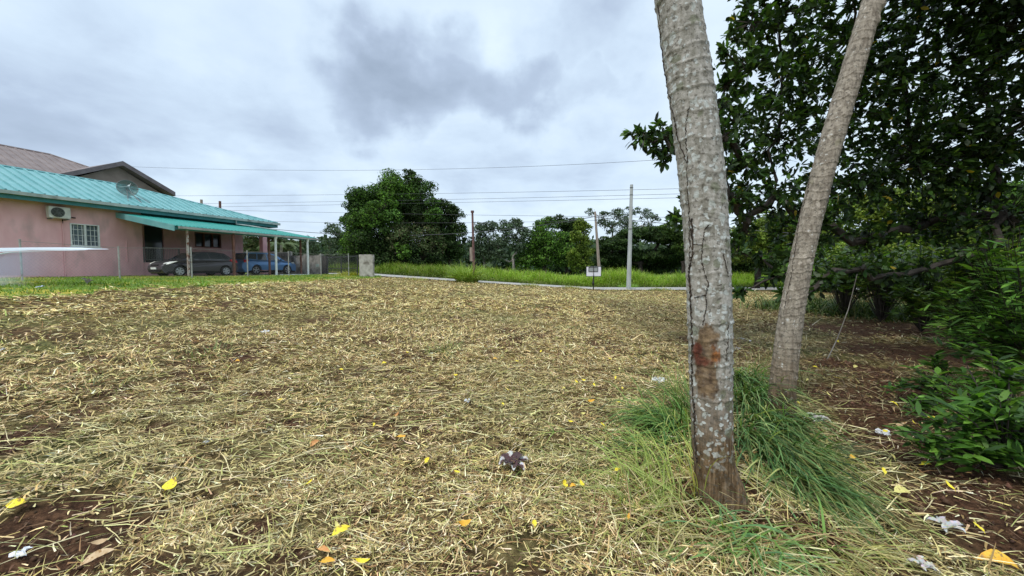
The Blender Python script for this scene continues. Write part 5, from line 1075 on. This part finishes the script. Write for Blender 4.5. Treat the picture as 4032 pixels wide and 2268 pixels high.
for i, (x0, Y, n, lb) in enumerate([(3330, 12.5, 40, 'dark bush row end nearest the leaning palm trunk'), (3480, 11.2, 44, 'dark bush at the far shady edge of the field'), (3640, 9.6, 44, 'dark bush in shade right of the far ones'), (3800, 8, 40, 'dense dark bush under the shady tree near the right edge'), (3980, 6.8, 26, 'dense dark bush at the right edge behind the upright-leaved shrub')]):
    g = at(x0, 1060, Y); tips = [(x0+random.uniform(-95, 95), random.uniform(960, 1075+52*(13-Y)**.75), Y+random.uniform(-.6, .6), .5, 3) for _ in range(n)]
    shrub('bush', lb, 0, 0, Y, tips, .20, 16, [(.055, .11, .018), (.10, .175, .028), (.17, .25, .04), (.03, .06, .014)], [3, 3, 2, 2], .42, 'bushes along the shady field edge', base=Vector((g.x, g.y, 0)))
def undergrowth():
    n = 9000; u = RNG.random(n); X = 10.3+u*6+RNG.normal(0, .5, n); Y = 14.5-u*6+RNG.normal(0, .8, n)
    a = blades(np.stack([X, Y, H(X, Y)], -1), RNG.uniform(0, 6.28, n), RNG.uniform(.7, 1.45, n), RNG.uniform(.3, .95, n), RNG.uniform(.015, .04, n), RNG.uniform(.4, 2, n), palette(n, [(.06, .11, .02), (.12, .17, .035), (.03, .06, .015), (.2, .2, .08)], [3, 2, 3, 1]), 4)
    grass_obj('undergrowth', 'rank weeds and grass along the shady right edge of the field', [a])
undergrowth()
# thin saplings at right
for x0, y0, x1, y1, Y, lb in ((3255, 1420, 3375, 1080, 6.3, 'thin bare sapling stem rising right of the leaning palm'),):
    b = ground(x0, y0); t = at(x1, y1, b.y); m = MB(); m.tube([b, b.lerp(t, .25)+Vector((.05, 0, 0)), b.lerp(t, .6)+Vector((.06, 0, 0)), t], [.009, .008, .007, .005], 6); m.build('sapling', BARKG, None, label=lb, cat='sapling')

# ------------------------------------------------------------------ fallen leaves
LM = {k: noisy('fallen_'+k, a, b_, 30, .6, spec=.3, c3=(.28, .15, .05), s3=42, lo3=.57, hi3=.66) for k, a, b_ in (('yellow', (.72, .56, .03), (.80, .68, .06)), ('orange', (.66, .30, .03), (.72, .45, .05)), ('pale', (.55, .50, .16), (.70, .62, .22)), ('rust', (.50, .20, .07), (.62, .34, .12)), ('tan', (.42, .28, .15), (.55, .40, .24)))}
def leaf(px, py, Lpx, ratio, rot, kind, label):
    g = ground(px, py); dist = (g-Vector((0, 0, EYE))).length; L_ = Lpx/F*dist*.78; w_ = L_*ratio; n = 9; V = []; Fs = []
    fold = random.uniform(.05, .6); bend = random.uniform(-.5, .7); w_ *= random.uniform(.8, 1.1); jag = [random.uniform(.86, 1.1) for _ in range(27)]
    for i in range(n):
        t = i/(n-1); hw = w_*.5*(math.sin(math.pi*t**.85)**.8); zz = bend*L_*(t-.5)**2*2
        for s in (-1, 0, 1): V.append(((t-.5)*L_, s*hw*jag[i*3+s+1]+.06*L_*math.sin(3*t), zz+abs(s)*hw*fold*(1+.5*s)))
    for i in range(n-1):
        for s in (0, 1): Fs.append((i*3+s, i*3+s+1, i*3+4+s, i*3+3+s))
    m = MB().add(V, Fs); m.tube([(-L_*.5, 0, bend*L_*.5), (-L_*.68, .004, bend*L_*.5-.004)], .0015, 4)
    tilt = Matrix.Rotation(random.uniform(-.3, .3), 4, 'X') @ Matrix.Rotation(random.uniform(-.2, .2), 4, 'Y')
    # lean faces up towards the viewer a little like leaves caught on stubble
    M_ = Matrix.Translation((g.x, g.y, gz(g.x, g.y)+.055+.006*dist)) @ Matrix.Rotation(math.radians(random.uniform(12, 30)), 4, 'X') @ Matrix.Rotation(math.radians(rot), 4, 'Z') @ tilt
    o = m.build('fallen_leaf', LM[kind], None, smooth=True, label=label, cat='fallen leaf', group='fallen leaves on the field'); o.matrix_world = M_
BIG = [(675, 1950, 52, .8, 100, 'yellow', 'broad bright yellow fallen leaf beside bare soil at the lower left'), (68, 2020, 52, .6, 10, 'yellow', 'bright yellow fallen leaf on bare soil at the bottom left edge'),
 (1355, 2118, 52, .5, 10, 'yellow', 'upper yellow leaf of a trio at the bottom'), (1338, 2145, 62, .4, 20, 'yellow', 'lower yellow leaf of a trio at the bottom'), (1330, 2105, 34, .5, 130, 'pale', 'small leaf of the trio at the bottom, overlapping the other two'),
 (1582, 1775, 40, .65, 5, 'orange', 'golden fallen leaf curled on the clippings near the middle'), (1240, 1787, 40, .55, 50, 'rust', 'rusty orange leaf left of the golden curled one'), (1563, 1668, 32, .4, 70, 'rust', 'narrow rusty leaf above the golden curled one'),
 (1830, 2143, 56, .6, 20, 'orange', 'tan and orange leaf near the bottom centre'), (2106, 2115, 32, .6, 90, 'yellow', 'single yellow leaf right of the tan and orange one'), (2224, 1945, 34, .8, 90, 'yellow', 'round yellow leaf, left one of three near the palm'), (2292, 1938, 34, .6, 110, 'yellow', 'yellow leaf, right one of three near the palm'), (2256, 1948, 30, .5, 10, 'orange', 'orange leaf lying between two yellow ones near the palm'),
 (2328, 1616, 34, .5, 10, 'orange', 'orange-yellow leaf left of the tall grass tussock'), (1950, 1435, 22, .5, 10, 'orange', 'small orange leaf alone in the middle of the field'), (1512, 1453, 24, .45, 10, 'yellow', 'small yellow leaf far out in the mid field, left of centre'), (935, 1452, 18, .7, 10, 'orange', 'small orange leaf beside a dark hollow at left'),
 (3555, 1985, 62, .55, 5, 'pale', 'large dull yellow leaf on the ground right of the long grass'), (3942, 2232, 90, .4, -25, 'orange', 'large orange-yellow leaf at the bottom right corner'), (3850, 2115, 34, .6, 80, 'yellow', 'yellow leaf among straw near the bottom right corner'), (3650, 1868, 40, .4, 5, 'yellow', 'pale yellow leaf on dark soil beside the low shrub'),
 (3360, 1838, 28, .6, 10, 'orange', 'small orange leaf on dark straw right of the long grass'), (3787, 1628, 34, .5, 0, 'orange', 'orange leaf caught in the low shrub'), (3545, 1703, 44, .3, 10, 'tan', 'narrow tan leaf on dark soil under the shrub'), (385, 2232, 78, .5, 40, 'tan', 'large dry tan leaf at the bottom left'), (400, 2178, 44, .4, 20, 'tan', 'pinkish dry leaf just above the large tan one'),
 (1275, 2205, 62, .3, -20, 'rust', 'rolled brown leaf below the yellow trio'), (1290, 2255, 60, .3, 0, 'orange', 'orange leaf cut by the bottom edge, left of centre'), (1430, 2262, 60, .3, 0, 'yellow', 'yellow leaf cut by the bottom edge near the centre'), (2475, 2080, 26, .5, 70, 'orange', 'orange leaf tangled in pale stalks before the palm')]
for t in BIG: leaf(*t)
SM = [(1105, 1602), (1475, 1713), (1835, 1810), (1682, 1853), (1800, 1900), (1220, 1930), (2220, 1560), (2000, 1553), (2130, 1400), (1795, 1500), (2296, 1668), (2200, 1670), (2245, 1705), (2372, 1712), (2430, 1900), (2415, 1840), (2440, 1480), (2408, 1468), (2424, 1512), (2452, 1552), (2350, 1545), (2220, 1558), (2270, 1535), (2297, 1537), (2340, 1545), (2435, 1620), (1605, 1418), (1345, 1483), (2035, 1440),
      (3210, 1480), (3180, 1518), (3290, 1515), (3370, 1462), (3140, 1617), (3520, 1625), (3485, 1738), (3670, 1680), (3735, 1965), (3510, 1830), (3600, 1698), (2870, 1300), (3300, 1360), (2400, 1440), (1980, 1620), (1650, 1550), (1150, 1500), (3260, 1590), (3480, 1890)]
LMK = {'the curled purple-brown leaf': (2015, 1850), 'the stout palm trunk': (2740, 1500), 'the leaning palm trunk': (3080, 1520), 'the white scrap in mid field': (1840, 1592), 'the golden curled leaf': (1582, 1775), 'the rusty orange leaf': (1240, 1787), 'the trio of yellow leaves': (1345, 2130),
    'the three leaves near the palm': (2256, 1945), 'the orange-yellow leaf by the tussock': (2328, 1616), 'the pale curled leaf by the leaning palm': (3215, 1672), 'the large dull yellow leaf': (3555, 1985), 'the small lone orange leaf': (1950, 1435), 'the low sprawling shrub': (3640, 1560), 'the green tuft in mid field': (1745, 1385), 'the blue and white scrap': (815, 1755), 'the white plastic scrap by the tussock': (2595, 1512), 'the single yellow leaf at the bottom': (2106, 2115), 'the narrow rusty leaf': (1563, 1668)}
used_labels = set()
def small_label(x, y):
    for nm, (a, b) in sorted(LMK.items(), key=lambda t: math.hypot(t[1][0]-x, t[1][1]-y)):
        dx, dy = x-a, y-b; w_ = 'right of' if dx > abs(dy) else 'left of' if -dx > abs(dy) else 'nearer the camera than' if dy > 0 else 'beyond'
        d_ = math.hypot(dx, dy); q_ = 'just ' if d_ < 60 else '' if d_ < 160 else 'well ' if d_ < 330 else 'far '
        l = 'small yellow fallen leaf '+(q_ if 'of' in w_ else '')+w_+' '+nm
        if l not in used_labels: used_labels.add(l); return l
for x, y in SM:
    leaf(x, y, max(14, 16+(y-1400)*.022)*random.uniform(.85, 1.2), random.uniform(.35, .6), random.choice([0, 20, 60, 90, 120, 160]), random.choice(['yellow', 'yellow', 'pale', 'yellow']), small_label(x, y))

# ------------------------------------------------------------------ curled dry lobed leaves and litter
def curled(px, py, wpx, label, top, under, nl=9, up=1.0, name='dried_leaf'):
    g = ground(px, py); dist = (g-Vector((0, 0, EYE))).length; R = wpx/F*dist*.62; Vt = []; Ft = []; cols = []; z0 = gz(g.x, g.y)+.02
    for k in range(nl):
        a = 2*math.pi*k/nl+random.uniform(-.12, .12); L_ = R*random.uniform(.8, 1.15); curl = random.uniform(1.5, 2.6); lift = random.uniform(.35, .8)*up; n = 10; rows = []
        x = .04*R; z = .01; e = lift
        for i in range(n):
            t = i/(n-1); e = lift*(1-.2*t)-curl*max(0, t-.45)**1.2*1.7
            rows.append((x, z, t)); x += math.cos(e)*L_/n; z = max(z+math.sin(e)*L_/n, -.005)
        for layer, c in ((.0012, top), (-.0012, under)):
            b0 = len(Vt)
            for (x, z, t) in rows:
                hw = R*.27*math.sin(math.pi*min(1, .12+t*.86))**.7
                for s in (-1, -.55, 0, .55, 1):
                    zz = z+abs(s)**2*hw*.55*(1+.4*math.sin(k*3+t*9))+layer; yy = s*hw*.8+.006*math.sin(t*17+k)
                    Vt.append((g.x+math.cos(a)*x-math.sin(a)*yy, g.y+math.sin(a)*x+math.cos(a)*yy, z0+zz))
            for i in range(n-1):
                for s in range(4):
                    Ft.append((b0+i*5+s, b0+i*5+s+1, b0+(i+1)*5+s+1, b0+(i+1)*5+s)); edge = layer > 0 and ((s == (0 if k % 2 else 3) and i > 3) or i > 7)
                    cc = under if edge else c; cols.append(tuple(v*random.uniform(.85, 1.12) for v in cc))
    me = npmesh(name, np.array(Vt), 4, np.array(Ft), np.array(cols), smooth=False); return setp(link(name, me, SOLIDCOL), label, 'dry leaf', 'curled dry leaves')
curled(2015, 1850, 118, 'curled lobed dry leaf, purple-brown inside with white edges, at the bottom centre', (.085, .05, .052), (.52, .50, .46), 9, 1.0)
curled(3215, 1672, 70, 'curled pale grey dry leaf standing on straw right of the leaning palm', (.40, .38, .36), (.52, .50, .48), 8, 1.7)
curled(3728, 2092, 66, 'drooping pale grey dry leaf near the bottom right', (.42, .41, .40), (.52, .52, .50), 5, .7)
curled(3640, 2262, 54, 'pale dry leaf cut by the bottom edge at right', (.45, .42, .40), (.55, .52, .50), 5, .8)
curled(345, 1120, 30, 'small bleached plant head on the lawn edge under the wall window', (.38, .34, .36), (.45, .42, .43), 7, 1.8)
LIT = noisy('litter_white', (.66, .67, .70), (.78, .78, .80), 30, .6); LITB = noisy('litter_blue', (.30, .36, .50), (.6, .62, .66), 40, .6)
def litter(px, py, w_, h_, label, m=LIT, rot=0):
    g = ground(px, py); dist = (g-Vector((0, 0, EYE))).length; a = w_/F*dist*.5; b = a*h_; n = 7; V = []; Fs = []; z0 = gz(g.x, g.y)+.035
    for i in range(n):
        for j in range(n):
            u, v = i/(n-1)*2-1, j/(n-1)*2-1; an = math.atan2(v, u); rr = max(abs(u), abs(v)); k = .62+.22*math.sin(3*an+px)+.16*math.sin(5*an+py)+.1*math.sin(9*an); x, y = math.cos(an)*rr*a*k, math.sin(an)*rr*b*k; c, s = math.cos(rot), math.sin(rot)
            V.append((g.x+c*x-s*y, g.y+s*x+c*y, z0-.02+.12*a*math.sin(5*u+px)*math.cos(4*v+py)+.12*a*(1+v)+random.uniform(-.08, .08)*a))
    for i in range(n-1):
        for j in range(n-1): Fs.append((i*n+j, i*n+j+1, (i+1)*n+j+1, (i+1)*n+j))
    mb = MB().add(V, Fs); mb.v += [(x, y, z-.002) for x, y, z in V]; mb.f += [tuple(q+n*n for q in f[::-1]) for f in Fs]
    me = bpy.data.meshes.new('litter'); me.from_pydata(mb.v, [], mb.f); setp(link('litter', me, m), label, 'litter', 'scraps of litter on the field')
litter(2595, 1512, 70, .7, 'white scrap of plastic in the tall grass left of the stout palm'); litter(1840, 1592, 34, .9, 'white scrap of paper lying in the middle of the field'); litter(2935, 1345, 60, .5, 'crumpled white scrap right of the stout palm, higher one', rot=1.9)
litter(2900, 1378, 45, .6, 'white scrap right of the stout palm, lower one', rot=.4); litter(2660, 1445, 16, .8, 'tiny white scrap just left of the stout palm'); litter(815, 1755, 26, 1, 'small blue and white scrap in the left part of the field', LITB); litter(1042, 1314, 44, .5, 'flat pale scrap in the far left of the field')
litter(3, 1378, 24, .8, 'white scrap at the very left edge of the field'); litter(85, 2190, 44, .9, 'crumpled white scrap at the bottom left corner'); litter(3480, 1705, 60, .4, 'shredded white scrap on dark soil at right'); litter(935, 1123, 14, .6, 'tiny white scrap on the lawn below the blue SUV'); litter(160, 1134, 22, .8, 'bluish scrap on the lawn at the far left', LITB)

# ------------------------------------------------------------------ half-seen silver car at the left edge
def faint_car():
    T = empty('parked_car', (-13.8, 10.6, 1.0), 'silver car at the left edge, faint and see-through, only its roofline and sill showing clearly', 'car')
    SV = mat('silver_roof', (.62, .68, .74), .3, .2, .5)
    def glass(name, c, fade_x0, fade_x1, a0):
        m = bpy.data.materials.new(name); m.use_nodes = True; nt = m.node_tree; N = nt.nodes.new; L = nt.links.new; b = nt.nodes['Principled BSDF']
        b.inputs['Base Color'].default_value = (*c, 1); b.inputs['Roughness'].default_value = .4
        g = N('ShaderNodeNewGeometry'); s = N('ShaderNodeSeparateXYZ'); L(g.outputs['Position'], s.inputs[0]); k = N('ShaderNodeMapRange'); k.interpolation_type = 'SMOOTHSTEP'; L(s.outputs[0], k.inputs[0])
        k.inputs[1].default_value = fade_x0; k.inputs[2].default_value = fade_x1; k.inputs[3].default_value = a0; k.inputs[4].default_value = 0; L(k.outputs[0], b.inputs['Alpha']); return m
    Y = 10.6
    def q(px, py, y=Y): return at(px, py, y)
    top = [(-200, 977), (0, 976), (120, 974), (230, 975), (280, 979), (335, 980), (346, 982)]; bot = [(-200, 1003), (0, 992), (30, 989), (110, 986), (200, 987), (270, 987), (335, 985), (346, 983)]
    b = MB(); n = len(top); bot2 = [(x, np.interp(x, [p[0] for p in bot], [p[1] for p in bot])) for x, _ in top]
    V = [q(*p) for p in top]+[q(*p) for p in bot2]+[q(*p)+Vector((-.35, .9, .05)) for p in top]
    Fs = [(i, i+1, n+i+1, n+i) for i in range(n-1)]+[(2*n+i, 2*n+i+1, i+1, i) for i in range(n-1)]
    b.add(V, Fs).build('roof', SV, T, smooth=True)
    b = MB(); arc = [(-200, 1040), (-60, 1015), (0, 1000), (20, 996), (45, 993), (110, 991), (180, 990)]; b.tube([q(*p, Y-.05) for p in arc], [.02, .02, .018, .016, .012, .008, .003], 6); b.build('window_trim', SV, T)
    w = MB(); ys = np.linspace(-200, 285, 12); V = []
    for x in ys: V += [q(x, 992 if x > 20 else 1004), q(x, 1085, Y-.15)]
    w.add(V, [(2*i, 2*i+2, 2*i+3, 2*i+1) for i in range(11)]); w.build('side_window', glass('faint_glass', (.22, .32, .44), q(0, 1000).x, q(280, 1000).x, .42), T)
    w = MB(); V = []
    for x in np.linspace(-200, 230, 12): V += [q(x, 1085, Y-.15), q(x, 1168 if x < 60 else 1168-(x-60)*.09, Y-.3)]
    w.add(V, [(2*i, 2*i+2, 2*i+3, 2*i+1) for i in range(11)]); w.build('door_panel', glass('faint_panel', (.55, .60, .64), q(-30, 1000).x, q(180, 1000).x, .38), T)
    s = MB(); V = []
    a = [(-200, 1158, 1176), (0, 1160, 1174), (60, 1160, 1171), (110, 1162, 1167), (128, 1164, 1166)]
    for x, y0, y1 in a: V += [q(x, y0, Y-.3), q(x, y1, Y-.3), q(x, y0, Y-.3)+Vector((-.1, .3, 0))]
    s.add(V, [f for i in range(4) for f in ((3*i, 3*i+3, 3*i+4, 3*i+1), (3*i+2, 3*i+5, 3*i+3, 3*i))]); s.build('sill', SV, T)
    k = MB(); k.tube([q(-200, 1182, Y-.32), q(0, 1180, Y-.32), q(60, 1174, Y-.32), q(110, 1169, Y-.32), q(150, 1165, Y-.32)], [.05, .045, .022, .014, .006], 6); k.build('sill_shadow', DARK, T)  # dark strip standing in for the shadow below the sill
faint_car()
for o in list(SC.objects):
    if o.type == 'MESH' and o.get('kind') is None and o.parent is None and 'label' not in o: print('UNLABELLED', o.name)
print('objects', len(SC.objects))
